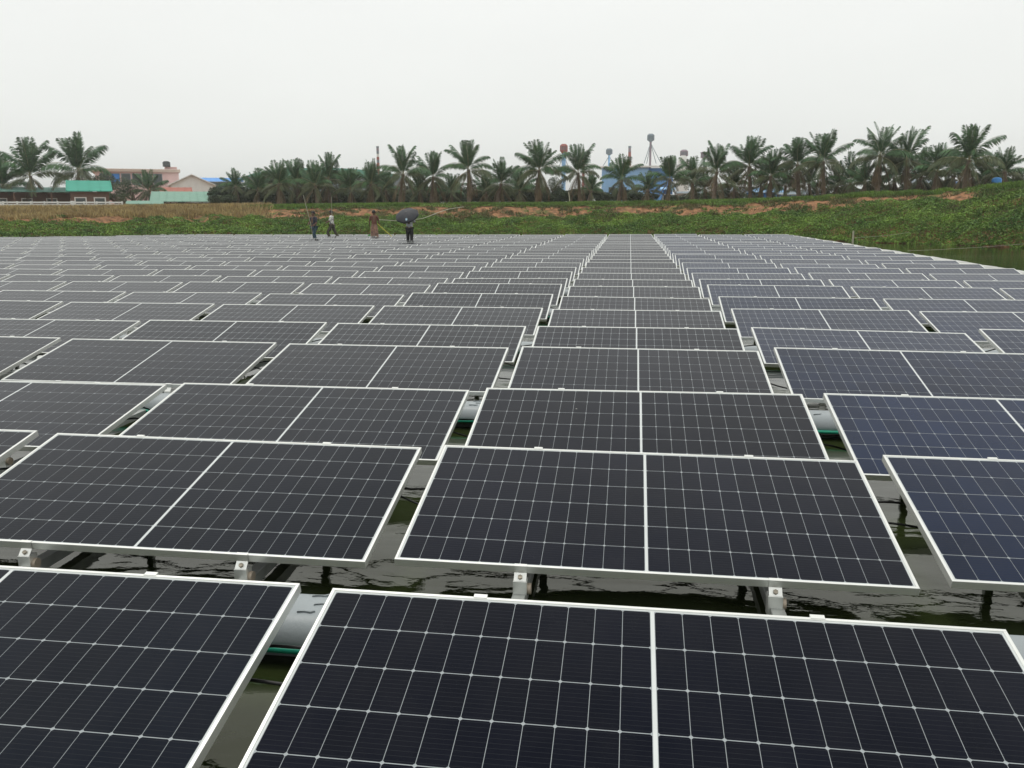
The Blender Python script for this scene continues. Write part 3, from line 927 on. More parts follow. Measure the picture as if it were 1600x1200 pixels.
# ------------------------------------------------------------------ shrubs and broadleaf trees
BUSH = mat('shrub_leaf', (.060, .095, .035), rough=.6, col2=(.022, .042, .016), scale=1.2, island=.5, ior=1.35)
BUSH2 = mat('tree_leaf', (.085, .120, .050), rough=.6, col2=(.035, .060, .025), scale=.9, island=.5, ior=1.35)
BARK = mat('tree_bark', (.13, .10, .07), rough=.9)
def crown_mesh(name, seed, n, size, m, flat=1.0):
    r_ = np.random.default_rng(seed)
    k = 9
    cs = r_.normal(size=(k, 3)) * np.array([.48, .48, .32 * flat]); rad = r_.uniform(.28, .50, k)
    w = r_.integers(0, k, n)
    d = r_.normal(size=(n, 3)); d /= np.linalg.norm(d, axis=1)[:, None]
    rr = rad[w] * (r_.uniform(.25, 1, n) ** .45)
    P = cs[w] + d * rr[:, None]
    P[:, 2] = np.where(P[:, 2] < -.62, -.62 + (P[:, 2] + .62) * .2, P[:, 2])
    V, Q = leaf_quads(P, r_.uniform(.6, 1.3, n) * size, r=r_)
    return np_mesh(name, V, Q, m)
BM = [crown_mesh('foliage', 40 + i, 3400, .062, BUSH, .9) for i in range(5)]
TM = [crown_mesh('crown', 60 + i, 4200, .040, BUSH2, 1.0) for i in range(4)]
def shrub(px, ytop, wpx, dist, lab):
    rp = random.Random(int(px * 3 + ytop))
    top = at_dist(px, ytop, dist); gz = ground_z(top.x, top.y)
    h = max(.5, top.z - gz); w = wpx / F_PX * dist / 2
    e = empty('shrub', (top.x, top.y, gz), lab, 'shrub', 'shrubs between the palm trunks')
    put('foliage', BM[rp.randrange(5)], e, (0, 0, h * .50), (0, 0, rp.uniform(0, 6)), (w, w * .8, h * .60))
    mb = MB()
    for k in range(3):
        t_ = k * 2.1
        mb.tube([(0, 0, -.1), (.12 * math.cos(t_), .12 * math.sin(t_), h * .3), (w * .35 * math.cos(t_), w * .3 * math.sin(t_), h * .55)], [.05, .035, .015], n=5)
    put('stem', mb.mesh('stem', BARK), e)
SHR = [(x, 288 + (x * 37 % 13), 40 + (x * 13 % 12), 80 + (x * 7 % 5)) for x in range(345, 1010, 17)]
SHR += [(x, 283 + (x * 31 % 15), 58 + (x * 11 % 14), 86 + (x * 7 % 4)) for x in range(350, 935, 31)]
SHR += [(x, 291 - max(0, x - 1250) * .05 + (x * 31 % 11), 50, 84 + (x * 7 % 4)) for x in list(range(1090, 1180, 24)) + list(range(1296, 1560, 24))]
SHR += [(1062, 302, 40, 84), (1105, 300, 44, 84), (1140, 303, 36, 82), (1318, 296, 40, 80), (1360, 298, 36, 78), (1410, 292, 36, 76), (990, 297, 36, 79), (1010, 300, 30, 79), (1088, 304, 30, 78), (1300, 300, 34, 74), (1340, 295, 34, 74), (1385, 297, 30, 72),
        (1432, 288, 34, 70), (1462, 284, 40, 70), (1486, 291, 30, 68), (1322, 288, 40, 78), (1350, 290, 40, 76), (1392, 286, 34, 74), (1448, 280, 38, 74), (1478, 276, 38, 73), (1505, 280, 36, 72), (1535, 284, 44, 70), (1575, 276, 44, 72), (1605, 280, 44, 66), (1532, 272, 42, 69), (1560, 284, 34, 67), (1592, 270, 40, 70), (1625, 266, 44, 70), (1500, 297, 40, 64), (1545, 292, 44, 62), (1520, 290, 30, 66)]
def near_words(px):
    q = min(PALMS, key=lambda w: abs(w[0] - px))
    return ('left of' if px < q[0] else 'right of'), q[4]
NSH = {}
for i, (px, yt, wp, ds) in enumerate(SHR):
    side, ql = near_words(px)
    base = 'dark shrub just %s the %s' % (side, ' '.join(ql.split()[:8]))
    ws = base.split()[:16]
    base = ' '.join(ws)
    for alt in ('rounder ', 'taller ', 'smaller ', 'wider ', 'thinner ', 'lowest '):
        if base not in NSH: break
        base = alt + ' '.join(('dark shrub just %s the %s' % (side, ' '.join(ql.split()[:8]))).split()[:15])
    NSH[base] = 1
    shrub(px, yt, wp, ds, base)
def tree(px, ytop, wpx, dist, lab):
    rp = random.Random(int(px * 5 + ytop))
    top = at_dist(px, ytop, dist); gz = ground_z(top.x, top.y)
    h = max(1.2, top.z - gz); w = wpx / F_PX * dist / 2
    e = empty('tree', (top.x, top.y, gz), lab, 'tree', 'broadleaf trees behind the bank')
    mb = MB().tube([(0, 0, -.2), (.1, 0, h * .3), (0, .1, h * .62)], [.2, .15, .09], n=8)
    for k in range(4):
        t_ = k * 1.57 + rp.random()
        mb.tube([(.05, 0, h * .3), (w * .3 * math.cos(t_), w * .3 * math.sin(t_), h * .5), (w * .55 * math.cos(t_), w * .5 * math.sin(t_), h * .7)], [.1, .06, .02], n=6)
    put('trunk', mb.mesh('trunk', BARK), e)
    put('crown', TM[rp.randrange(4)], e, (0, 0, h * .62), (0, 0, rp.uniform(0, 6)), (w, w * .85, h * .42))
for px, yt, wp, ds, lab in [
    (18, 288, 74, 98, 'leafy tree behind the low teal roof at the far left'), (440, 262, 62, 97, 'tall leafy tree behind the left half of the dense palm cluster'), (530, 264, 62, 97, 'tall leafy tree behind the right half of the dense palm cluster'),
    (700, 282, 56, 93, 'tree before the star-shaped tall palm'), (815, 282, 56, 93, 'tree left of the tall broad palm'),
    (88, 284, 74, 98, 'leafy tree between the two tall left palms'),
    (160, 268, 60, 100, 'round tree behind the teal hut roof'), (205, 282, 62, 92, 'leafy tree in front of the pink building windows'),
    (178, 292, 46, 88, 'low tree right of the teal hut'), (190, 304, 24, 72, 'dark narrow tree at the end of the white fence'),
    (345, 284, 44, 92, 'tree right of the white gabled shed'), (412, 272, 60, 96, 'wide tree below the green warehouse roof'),
    (480, 268, 70, 96, 'wide tree behind the dense palm cluster'), (590, 270, 66, 94, 'tree hiding the foot of the striped chimney'),
    (650, 280, 60, 92, 'tree between the umbrella palms'), (760, 285, 60, 90, 'tree behind the medium palm with curved trunk'),
    (868, 276, 34, 88, 'tree around the foot of the red-topped stack'), (920, 280, 30, 90, 'tree covering the left corner of the blue building'),
    (1085, 276, 26, 92, 'tree beside the spiral silo'), (1585, 262, 50, 82, 'dark tree at the far right edge')]:
    tree(px, yt, wp, ds, lab)

# ------------------------------------------------------------------ buildings
def wall_m(n, c, **k): return mat(n, c, rough=.8, var=.08, scale=1.5, **k)
BLUE_L = wall_m('light_blue_sheet', (.30, .54, .82)); BLUE_D = wall_m('deep_blue_sheet', (.13, .36, .78)); BLUE_V = wall_m('vivid_blue_sheet', (.04, .22, .62))
WHITE = wall_m('white_paint', (.78, .79, .76)); PINK = wall_m('pink_plaster', (.74, .53, .51)); REDW = wall_m('brick_red', (.38, .13, .09))
GREENR = wall_m('pale_green_roof', (.20, .36, .28)); TEAL = wall_m('teal_roof', (.045, .33, .24)); DTEAL = wall_m('faded_teal_roof', (.10, .22, .18))
GREY = wall_m('grey_steel', (.22, .27, .30)); DGLASS = mat('dark_window', (.06, .08, .08), rough=.2); WOODW = wall_m('brown_wall', (.17, .11, .08))
REDTOP = wall_m('red_hood', (.34, .12, .10)); MAUVE = wall_m('mauve_hood', (.30, .25, .28)); CONC = wall_m('concrete', (.36, .35, .32))
def span(x0, x1, ytop, ybase, dist):
    """box corners of a thing facing the camera: returns origin (ground centre), half width, height, yaw"""
    a = at_dist((x0 + x1) / 2, ytop, dist)
    w = (x1 - x0) / F_PX * dist / 2
    gz = ground_z(a.x, a.y) - .1
    return Vector((a.x, a.y, gz)), w, a.z - gz, -az_of((x0 + x1) / 2)
def roof_prism(mb, hw, y0, y1, z, rise, mi=0, over=.2):
    mb.prism([(-hw - over, z), (hw + over, z), (0, z + rise)], 'y', y0 - over, y1 + over, mi)
def corrugated(hw, y0, y1, z0, z1, pitch=.5, axis='front'):
    """sheet roof sloping from z0 at y0 up to z1 at y1, with standing ribs"""
    mb = MB()
    mb.prism([(y0, z0), (y1, z1), (y1, z1 + .06), (y0, z0 + .06)], 'x', -hw, hw)
    nrib = max(3, int(2 * hw / pitch))
    for k in range(nrib):
        x = -hw + .05 + (2 * hw - .1) * k / (nrib - 1)
        mb.prism([(y0 + .02, z0 + .061), (y1 - .02, z1 + .061), (y1 - .02, z1 + .10), (y0 + .02, z0 + .10)], 'x', x - .03, x + .03)
    return mb
# light blue factory hall
o0, hw, h, yw = span(942, 1012, 262, 320, 125)
e = empty('factory_hall', o0, 'light blue factory hall with a white roof behind the palms', 'building', rz=yw)
dp = 16
mb = MB().box((-hw, 0, 0), (hw, dp, h))
put('wall', mb.mesh('wall', BLUE_L), e)
mb = MB()
n = int(2 * hw / .55)
for k in range(n): mb.box((-hw + (k + .3) * .55, -.05, .2), (-hw + (k + .3) * .55 + .12, -.002, h - .05))
put('wall_rib', mb.mesh('wall_rib', BLUE_L), e)['kind'] = 'stuff'
mb = MB().box((hw + .01, .8, 0), (hw + 3.4, dp, h - .05))
put('side_wall', mb.mesh('side_wall', BLUE_D), e)['label'] = 'darker blue side wall'
mb = MB().prism([(-.6, h), (dp + .4, h + .75), (dp + .4, h + .9), (-.6, h + .22)], 'x', -hw - .5, hw + 3.9)
put('roof', mb.mesh('roof', WHITE), e)
for k in range(4): put('window', MB().box((-hw + 1 + k * 1.6, -.09, h * .35), (-hw + 1.9 + k * 1.6, -.055, h * .5)).mesh('window', DGLASS), e)
def collector(px, ytop, ybot_head, hwpx, ypole, dist, cm, pm, lab, polew=2.6, stays=0, square=False):
    """dust collector: hooded head on a mast with guy stays"""
    a = at_dist(px, ytop, dist); s = dist / F_PX
    gz = ground_z(a.x, a.y)
    e = empty('dust_collector', (a.x, a.y, gz), lab, 'dust collector', 'dust collectors on masts over the factory', rz=-az_of(px))
    H = a.z - gz; hh = (ybot_head - ytop) * s; hw_ = hwpx * s / 2
    pr = polew * s / 2
    put('mast', MB().tube([(0, 0, 0), (0, 0, H - hh)], pr, n=10).mesh('mast', pm), e)
    mb = MB()
    if square: mb.box((-hw_, -hw_, H - hh), (hw_, hw_, H - hh * .12)); mb.box((-hw_ * 1.1, -hw_ * 1.1, H - hh * .12), (hw_ * 1.1, hw_ * 1.1, H))
    else:
        mb.tube([(0, 0, H - hh), (0, 0, H - hh * .25)], hw_, n=14, smooth=False)
        mb.tube([(0, 0, H - hh * .25), (0, 0, H)], [hw_ * 1.02, hw_ * .55], n=14, smooth=False)
    hd = put('hood', mb.mesh('hood', cm), e)
    mb = MB()
    for k in (-1, 0, 1): mb.box((k * hw_ * .5 - hw_ * .1, -hw_ * 1.03, H - hh * .85), (k * hw_ * .5 + hw_ * .1, -hw_ * .88, H - hh * .35))
    put('louvre', mb.mesh('louvre', GREY), hd)
    mb = MB().tube([(0, 0, H - hh * 1.25), (0, 0, H - hh)], [pr * 1.0, hw_ * .8], n=12)
    put('cone', mb.mesh('cone', cm), e)
    for k in range(stays):
        x = [-9, 9, 16, -5][k] * s
        put('stay', MB().tube([(0, -.1, H - hh * 1.4), (x * 1.0, -.4 + (k % 2) * .6, H - (ypole - ytop) * s)], .045, n=5).mesh('stay', GREY), e)
collector(881, 225, 236, 12, 264, 120, REDTOP, BLUE_L, 'red-hooded dust collector on a thick light blue mast', polew=6.5, stays=2)
collector(952, 232, 240, 10, 258, 129, GREY, BLUE_L, 'small blue dust collector above the factory roof', polew=3.2, stays=2)
collector(1017, 209, 218.5, 11, 252, 129, GREY, MAUVE, 'tallest grey dust collector with guy stays on the factory roof', polew=3.4, stays=4)
collector(1069, 234, 243, 12, 262, 123, MAUVE, GREY, 'mauve-hooded collector above the spiral silo', polew=3, stays=2)
collector(1101, 238, 246, 11, 262, 126, MAUVE, GREY, 'square mauve collector partly hidden by palms', polew=3, stays=0, square=True)
collector(912, 239, 247, 9, 262, 128, MAUVE, REDTOP, 'narrow reddish collector behind the palm right of the thick blue mast', polew=4, stays=0, square=True)
def chimney(px, ytop, wpx, dist, bands, lab):
    a = at_dist(px, ytop, dist); s = dist / F_PX; gz = ground_z(a.x, a.y); H = a.z - gz
    e = empty('chimney', (a.x, a.y, gz), lab, 'chimney')
    n = len(bands)
    for k, m_ in enumerate(bands):
        z0 = H * (1 - .30 * (k + 1) / n) if k < n - 1 else 0
        z1 = H * (1 - .30 * k / n)
        r_ = lambda z: wpx * s / 2 * (1.25 - .45 * z / H)
        put('band', MB().tube([(0, 0, z0), (0, 0, z1)], [r_(z0), r_(z1)], n=14).mesh('band', m_), e)
    put('rim', MB().tube([(0, 0, H), (0, 0, H + .25)], wpx * s / 2 * .9, n=14).mesh('rim', GREY), e)
chimney(590, 231, 4.6, 150, [MAUVE, GREY, WHITE, REDTOP, GREY, REDTOP], 'banded factory chimney rising over the left palms')
chimney(984, 231, 5.2, 130, [MAUVE, REDTOP, MAUVE, REDTOP], 'pinkish chimney behind the palm in front of the blue hall')
# spiral silo
a = at_dist(1068, 243, 121); gz = ground_z(a.x, a.y); H = a.z - gz
e = empty('silo', (a.x, a.y, gz), 'pale silo wrapped by a spiral stair right of the blue hall', 'silo')
put('tank', MB().tube([(0, 0, 0), (0, 0, H - .8), (0, 0, H)], [.75, .75, .3], n=16).mesh('tank', WHITE), e)
put('spiral_stair', MB().tube([(.85 * math.cos(t_ * .5), .85 * math.sin(t_ * .5), H * .3 + t_ * .16) for t_ in np.arange(0, (H * .6) / .16, .5)], .06, n=5).mesh('spiral_stair', GREY), e)
# sheds
def shed(x0, x1, ytop, dist, wm, rm, lab, rise=.5, dp=6, nwin=3, wmat=None, name='shed', slope=None, open_front=False):
    o0, hw, h, yw = span(x0, x1, ytop, 320, dist)
    e = empty(name, o0, lab, 'building', rz=yw)
    if open_front:
        mb = MB().box((-hw, dp * .3, 0), (hw, dp, h - rise))
    else:
        mb = MB().box((-hw, 0, 0), (hw, dp, h - rise))
    put('wall', mb.mesh('wall', wm), e)
    put('roof', corrugated(hw + .3, -.5, dp + .3, h - rise + .01, h, .6).mesh('roof', rm), e)
    for k in range(nwin):
        x = -hw + (k + .5) * 2 * hw / nwin; z = (h - rise) * .5; yf = (dp * .3 if open_front else 0) - .04
        fw_ = put('window', MB().box((x - .45, yf - .03, z - .3), (x + .45, yf + .035, z + .35)).mesh('window', wmat or WHITE), e)
        put('pane', MB().box((x - .36, yf - .045, z - .22), (x + .36, yf - .031, z + .27)).mesh('pane', DGLASS), fw_)
    if open_front:
        for k in range(5):
            x = -hw + .1 + k * (2 * hw - .2) / 4
            put('post', MB().box((x - .06, -.3, 0), (x + .06, -.18, h - rise)).mesh('post', WOODW), e)
    return e
shed(1120, 1152, 292, 95, WHITE, GREY, 'white low shed seen between trunks right of the silo', nwin=2)
shed(1036, 1050, 292, 88, BLUE_V, BLUE_L, 'narrow vivid blue cabin behind the palm with the drooping stalk', rise=.3, nwin=1, dp=3)
shed(1060, 1112, 298, 96, WHITE, GREY, 'long white wall shed behind trunks below the silo', rise=.3, nwin=4)
shed(1168, 1218, 293, 90, BLUE_V, BLUE_L, 'vivid blue shed left part behind the palm trunks', nwin=2, dp=4, wmat=BLUE_L)
shed(1222, 1284, 296, 88, BLUE_V, GREY, 'vivid blue shed right part, its front broken by doors', nwin=4, dp=4, wmat=BLUE_L)
shed(1286, 1316, 302, 92, GREY, BLUE_L, 'low grey-blue shed just right of the vivid blue sheds', nwin=2, dp=4)
shed(1372, 1404, 285, 92, WHITE, WHITE, 'small white building between the tall palms on the right', nwin=2, dp=4)
shed(1424, 1458, 279, 92, WHITE, GREY, 'white building behind the bushy olive palm', nwin=2, dp=4)
shed(1470, 1500, 283, 86, WOODW, BLUE_V, 'dark hut with a bright blue roof sheet behind the tallest palm', nwin=1, dp=4, rise=.9)
shed(1538, 1600, 282, 84, WOODW, DTEAL, 'dark low hut with a dull green roof at the right edge', nwin=2, dp=4, rise=.4)
# blue tank on a stand
a = at_dist(1558, 277, 62); gz = ground_z(a.x, a.y)
e = empty('water_tank', (a.x, a.y, gz), 'round blue plastic water tank on a stand at the right', 'tank')
H = a.z - gz; r0 = 6.2 / F_PX * 62
put('tank_body', MB().tube([(0, 0, H - .44), (0, 0, H - .36), (0, 0, H - .12), (0, 0, H - .03), (0, 0, H)], [r0 * .86, r0, r0, r0 * .7, r0 * .3], n=18).mesh('tank_body', mat('blue_plastic', (.02, .20, .52), rough=.35)), e)
for sx in (-1, 1):
    for sy in (-1, 1): put('leg', MB().box((sx * .2 - .03, sy * .2 - .03, -.1), (sx * .2 + .03, sy * .2 + .03, H - .46)).mesh('leg', GREY), e)
put('platform', MB().box((-.27, -.27, H - .46), (.27, .27, H - .44)).mesh('platform', GREY), e)
# left group ---------------------------------------------------------
o0, hw, h, yw = span(160, 268, 264, 322, 118)
e = empty('pink_building', o0, 'pink flat-roofed building with a dark window band at the left', 'building', rz=yw)
put('wall', MB().box((-hw, 0, 0), (hw, 9, h - .35)).mesh('wall', PINK), e)
put('roof', MB().box((-hw - .4, -.4, h - .35), (hw + .2, 9.3, h), ch=.05).mesh('roof', wall_m('beige_roof', (.55, .45, .38))), e)
for k in range(6):
    x0 = -hw + .5 + k * (2 * hw * .76) / 6; x1 = x0 + 2 * hw * .76 / 6 - .15
    wf = put('window', MB().box((x0, -.06, h - 1.9), (x1, -.002, h - .55)).mesh('window', GREY), e)
    put('pane', MB().box((x0 + .07, -.075, h - 1.82), (x1 - .07, -.061, h - .63)).mesh('pane', DGLASS if k != 1 else BLUE_V), wf)
tk = put('stair_head', MB().box((hw - 1.5, 1, h), (hw - .1, 3, h + .35)).mesh('stair_head', PINK), e)
a = at_dist(260, 255, 119)
tb = Vector((a.x, a.y, o0.z + h + .36))
o = put('rooftop_tank', MB().tube([(0, 0, 0), (0, 0, .55), (0, 0, .68)], [.46, .46, .25], n=14).mesh('rooftop_tank', mat('black_plastic', (.05, .06, .06), rough=.4)), loc=tb)
tag(o, 'black water tank on the roof of the pink building', 'tank')
o0, hw, h, yw = span(270, 328, 272, 322, 112)
e = empty('gabled_shed', o0, 'white gabled shed right of the pink building', 'building', rz=yw)
put('wall', MB().prism([(-hw, 0), (hw, 0), (hw, h - 1.25), (0, h - .12), (-hw, h - 1.25)], 'y', 0, 8).mesh('wall', WHITE), e)
mb = MB()
mb.prism([(-hw - .3, h - 1.37), (0, h - .11), (0, h), (-hw - .3, h - 1.25)], 'y', -.4, 8.3)
mb.prism([(.001, h - .11), (hw + .3, h - 1.37), (hw + .3, h - 1.25), (.001, h)], 'y', -.4, 8.3)
put('roof', mb.mesh('roof', WHITE), e)
shed(303, 372, 276, 128, GREY, BLUE_D, 'long shed with a blue roof line behind the white gabled shed', rise=.7, nwin=3, dp=6)
shed(242, 292, 292, 100, PINK, REDW, 'low house with a brick-red roof below the white gabled shed', rise=.8, nwin=2, dp=4)
shed(246, 334, 298, 84, WOODW, GREENR, 'open shed with a large pale green sloping roof', rise=1.0, nwin=2, dp=6, open_front=True)
shed(206, 246, 314, 80, DTEAL, GREENR, 'low faded teal shed at the end of the white fence', rise=.3, nwin=2, dp=3)
shed(114, 162, 281, 80, WOODW, TEAL, 'small hut with a bright teal roof and brown walls', rise=.95, nwin=2, dp=3.5, name='hut')
shed(-70, 110, 291, 88, WOODW, DTEAL, 'long low building with a faded teal roof at the far left', rise=.5, nwin=6, dp=5, open_front=True)
# green warehouse
o0, hw, h, yw = span(392, 622, 262, 322, 150)
e = empty('warehouse', o0, 'long warehouse with a low curved green roof behind the left palms', 'building', rz=yw)
put('wall', MB().box((-hw, 0, 0), (hw, 14, h - 1.5)).mesh('wall', GREY), e)
prof_ = [(-hw + 2 * hw * k / 16, h - 1.49 + 1.45 * math.sin(math.pi * k / 16) ** .6) for k in range(17)]
put('roof', MB().prism(prof_[::-1], 'y', -.5, 14.5).mesh('roof', wall_m('green_sheet_roof', (.12, .34, .26))), e)
for k in range(8): put('window', MB().box((-hw + 1.5 + k * 2 * hw / 8.5, -.05, h * .4), (-hw + 2.6 + k * 2 * hw / 8.5, -.003, h * .55)).mesh('window', DGLASS), e)
# white fence at the left
p0, p1 = at_dist(-60, 330, 66), at_dist(192, 330, 66)
gz = (ground_z(p0.x, p0.y) + ground_z(p1.x, p1.y)) / 2
e = empty('fence', ((p0.x + p1.x) / 2, (p0.y + p1.y) / 2, gz), 'low white fence on the left bank before the houses', 'fence', rz=math.atan2(p1.y - p0.y, p1.x - p0.x))
hl = (p1 - p0).length / 2
for k in range(13):
    x = -hl + 2 * hl * k / 12
    put('post', MB().box((x - .05, -.05, -.1), (x + .05, .05, .62), ch=.01).mesh('post', WHITE), e)
for z in (.16, .34, .50):
    put('rail', MB().box((-hl, -.085, z), (hl, -.052, z + .10)).mesh('rail', WHITE), e)
for px, yt, lab in ((2, 318, 'white concrete post at the left end of the low fence'), (113, 314, 'white concrete post below the teal-roofed hut')):
    a = at_dist(px, yt, 64.5); gz = ground_z(a.x, a.y)
    tag(put('post', MB().box((-.09, -.09, -.1), (.09, .09, a.z - gz), ch=.02).mesh('post', WHITE), loc=(a.x, a.y, gz)), lab, 'post')
# thin pale sapling poles on the bank by the palms
for px, yt, yb, lab in ((891, 300, 322, 'thin pale pole standing on the crest below the red-topped stack'),):
    a = at_dist(px, yt, 63); gz = ground_z(a.x, a.y)
    tag(put('pole', MB().tube([(0, 0, -.1), (-.05, 0, (a.z - gz) * .5), (-.12, 0, a.z - gz)], .04, n=6).mesh('pole', WOODP), loc=(a.x, a.y, gz)), lab, 'pole')

# ------------------------------------------------------------------ people
SKIN = mat('skin', (.16, .085, .055), rough=.6); HAIR = mat('hair', (.01, .009, .008), rough=.6)
def skinned(name, pts, edges, rad, m, parent, sub=1, root=0):
    me = bpy.data.meshes.new(name)
    me.from_pydata(pts, edges, [])
    me.materials.append(m)
    o = put(name, me, parent)
    md = o.modifiers.new('skin', 'SKIN')
    md.use_smooth_shade = True
    for i, r_ in enumerate(rad):
        v = me.skin_vertices[0].data[i]
        v.radius = r_ if isinstance(r_, tuple) else (r_, r_)
    me.skin_vertices[0].data[root].use_root = True
    s = o.modifiers.new('sub', 'SUBSURF'); s.levels = sub; s.render_levels = sub
    return o
def person(loc, rz, lab, top_m, leg_m, H=1.55, stride=.18, arms=None, skirt=False, hold=None):
    """arms: list of (elbow, hand) per side in body space (x right, y forward, fractions of height)"""
    e = empty('person', loc, lab, 'person', rz=rz)
    k = H
    arms = arms or [((-.155, .02, .63), (-.16, .09, .49)), ((.155, .02, .63), (.16, .09, .49))]
    S = lambda p: (p[0] * k, p[1] * k, p[2] * k)
    P_ = [(0, 0, .53), (0, .005, .62), (0, 0, .74), (0, 0, .81), (0, .008, .845), (0, .012, .885), (0, .012, .935), (0, .008, .975),   # pelvis..head
          (-.05, 0, .50), (-.06, stride * .35, .28), (-.06, stride * .1 - .01, .045), (-.065, stride * .1 + .08, .015),
          (.05, 0, .50), (.06, -stride * .2, .28), (.06, -stride * .55, .045), (.065, -stride * .55 + .08, .015),
          (-.105, 0, .79), arms[0][0], arms[0][1], (.105, 0, .79), arms[1][0], arms[1][1]]
    E_ = [(0, 1), (1, 2), (2, 3), (3, 4), (4, 5), (5, 6), (6, 7), (0, 8), (8, 9), (9, 10), (10, 11), (0, 12), (12, 13), (13, 14), (14, 15),
          (3, 16), (16, 17), (17, 18), (3, 19), (19, 20), (20, 21)]
    R_ = [.085, .075, .085, .06, .032, .05, .062, .035, .055, .035, .024, .02, .055, .035, .024, .02, .035, .024, .018, .035, .024, .018]
    skinned('body', [S(p) for p in P_], E_, [r_ * k for r_ in R_], SKIN, e, sub=2)
    T_ = [(0, 0, .50), (0, .005, .62), (0, 0, .74), (0, 0, .80), (-.108, 0, .79), tuple(np.array(arms[0][0]) * .9 + np.array((-.108, 0, .79)) * .1),
          (.108, 0, .79), tuple(np.array(arms[1][0]) * .9 + np.array((.108, 0, .79)) * .1)]
    skinned('shirt', [S(p) for p in T_], [(0, 1), (1, 2), (2, 3), (3, 4), (4, 5), (3, 6), (6, 7)], [(.11 * k, .085 * k), (.095 * k, .075 * k), (.108 * k, .08 * k), .06 * k, .046 * k, .036 * k, .046 * k, .036 * k], top_m, e, sub=2)
    if skirt:
        mb = MB().tube([(0, 0, .54 * k), (0, 0, .45 * k), (0, 0, .25 * k), (.01, 0, .09 * k)], [.095 * k, .12 * k, .125 * k, .14 * k], n=16)
        put('wrap_skirt', mb.mesh('wrap_skirt', leg_m), e)
    else:
        L_ = [(0, 0, .53), (-.052, 0, .49), (-.062, stride * .35, .28), (-.062, stride * .1, .07), (.052, 0, .49), (.062, -stride * .2, .28), (.062, -stride * .55, .07)]
        skinned('trousers', [S(p) for p in L_], [(0, 1), (1, 2), (2, 3), (0, 4), (4, 5), (5, 6)], [.088 * k, .068 * k, .05 * k, .042 * k, .068 * k, .05 * k, .042 * k], leg_m, e, sub=2)
    hm = MB()
    hv = []
    n1, n2 = 10, 6
    for i in range(n2 + 1):
        th = math.pi * .58 * i / n2
        for j in range(n1):
            ph = 2 * math.pi * j / n1
            front = max(0, math.sin(ph))
            thj = th * (1 - .35 * front)
            hv.append((.068 * k * math.sin(thj) * math.cos(ph), .010 * k + .074 * k * math.sin(thj) * math.sin(ph), .935 * k + .078 * k * math.cos(thj)))
    hf = [(i * n1 + j, i * n1 + (j + 1) % n1, (i + 1) * n1 + (j + 1) % n1, (i + 1) * n1 + j) for i in range(n2) for j in range(n1)]
    hm.add(hv, hf, 0, True)
    put('hair', hm.mesh('hair', HAIR), e)
    mb = MB()
    mb.tube([(0, .068 * k, .93 * k), (0, .088 * k, .915 * k)], [.008 * k, .012 * k], n=6)
    for s in (-1, 1): mb.tube([(s * .058 * k, .01 * k, .915 * k), (s * .07 * k, .005 * k, .93 * k), (s * .06 * k, .01 * k, .945 * k)], .009 * k, n=5)
    put('face_detail', mb.mesh('face_detail', SKIN), e)
    for ai, (el, hd) in enumerate(arms):
        h_ = Vector(S(hd)); d_ = (Vector(S(hd)) - Vector(S(el))).normalized()
        sd = d_.cross(Vector((0, 1, 0)));  sd = sd.normalized() if sd.length > .01 else Vector((1, 0, 0))
        for q in range(4):
            b = h_ + sd * (q - 1.5) * .018 + d_ * .02
            ln = [.06, .07, .067, .052][q]
            put('finger', MB().tube([b, b + d_ * ln * .5, b + d_ * ln * .8 + Vector((0, .02, 0))], [.009, .008, .006], n=5).mesh('finger', SKIN), e)
        put('thumb', MB().tube([h_ + sd * .025, h_ + sd * .05 + d_ * .03], [.011, .008], n=5).mesh('thumb', SKIN), e)
    return e
fz = -.27
def stand(px, r):
    Y = FLOAT_ROWS[r]; d = ray(px, 360); t_ = Y / d.y
    return Vector((CAM_X + d.x * t_, Y, fz + .005))
checks = mat('white_patterned_shirt', (.78, .78, .74), rough=.8, col2=(.06, .06, .06), scale=9)
for n_ in checks.node_tree.nodes:
    if n_.type == 'MAP_RANGE': n_.inputs['From Min'].default_value = .40; n_.inputs['From Max'].default_value = .46
brownp = mat('brown_patterned_cloth', (.22, .09, .06), rough=.8, col2=(.10, .035, .025), scale=10)
sarong = mat('patterned_sarong', (.42, .24, .16), rough=.8, col2=(.07, .04, .04), scale=10)
# worker 1
l1 = stand(491, 22)
person(l1, math.radians(150), 'person in a dark shirt and teal-blue trousers, leftmost of the four on the array', mat('dark_shirt', (.03, .03, .045), rough=.8), mat('teal_trousers', (.025, .06, .085), rough=.8), H=1.58,
       stride=.22, arms=[((-.16, .03, .63), (-.10, .15, .56)), ((.155, .05, .66), (.09, .16, .58))])
hd = l1 + Vector((-.12, -.10, .92))
tag(put('long_pole', MB().tube([hd + Vector((.10, 0, -.75)), hd, hd + Vector((-.32, .0, 1.45))], [.016, .016, .012], n=6).mesh('long_pole', WOODP)), 'long thin pale pole held upright by the leftmost worker', 'pole')
l2 = stand(519, 24)
person(l2, math.radians(95), 'person in a white shirt with dark pattern walking left, second from left', checks, mat('dark_olive_trousers', (.06, .055, .035), rough=.8), H=1.62, stride=.42,
       arms=[((-.14, .05, .64), (-.10, .16, .60)), ((.14, .06, .66), (.08, .17, .64))])
hd = l2 + Vector((.05, -.12, 1.0))
tag(put('long_pole', MB().tube([hd + Vector((-.05, 0, -.6)), hd, hd + Vector((.04, 0, 1.35))], [.014, .014, .010], n=6).mesh('long_pole', WOODP)), 'thin pole beside the worker in the white patterned shirt', 'pole')
l3 = stand(585, 24)
person(l3, math.radians(10), 'person in brown-red clothes and patterned wrap holding a yellow stick', brownp, sarong, H=1.62, skirt=True)
hd = l3 + Vector((.30, -.08, .80))
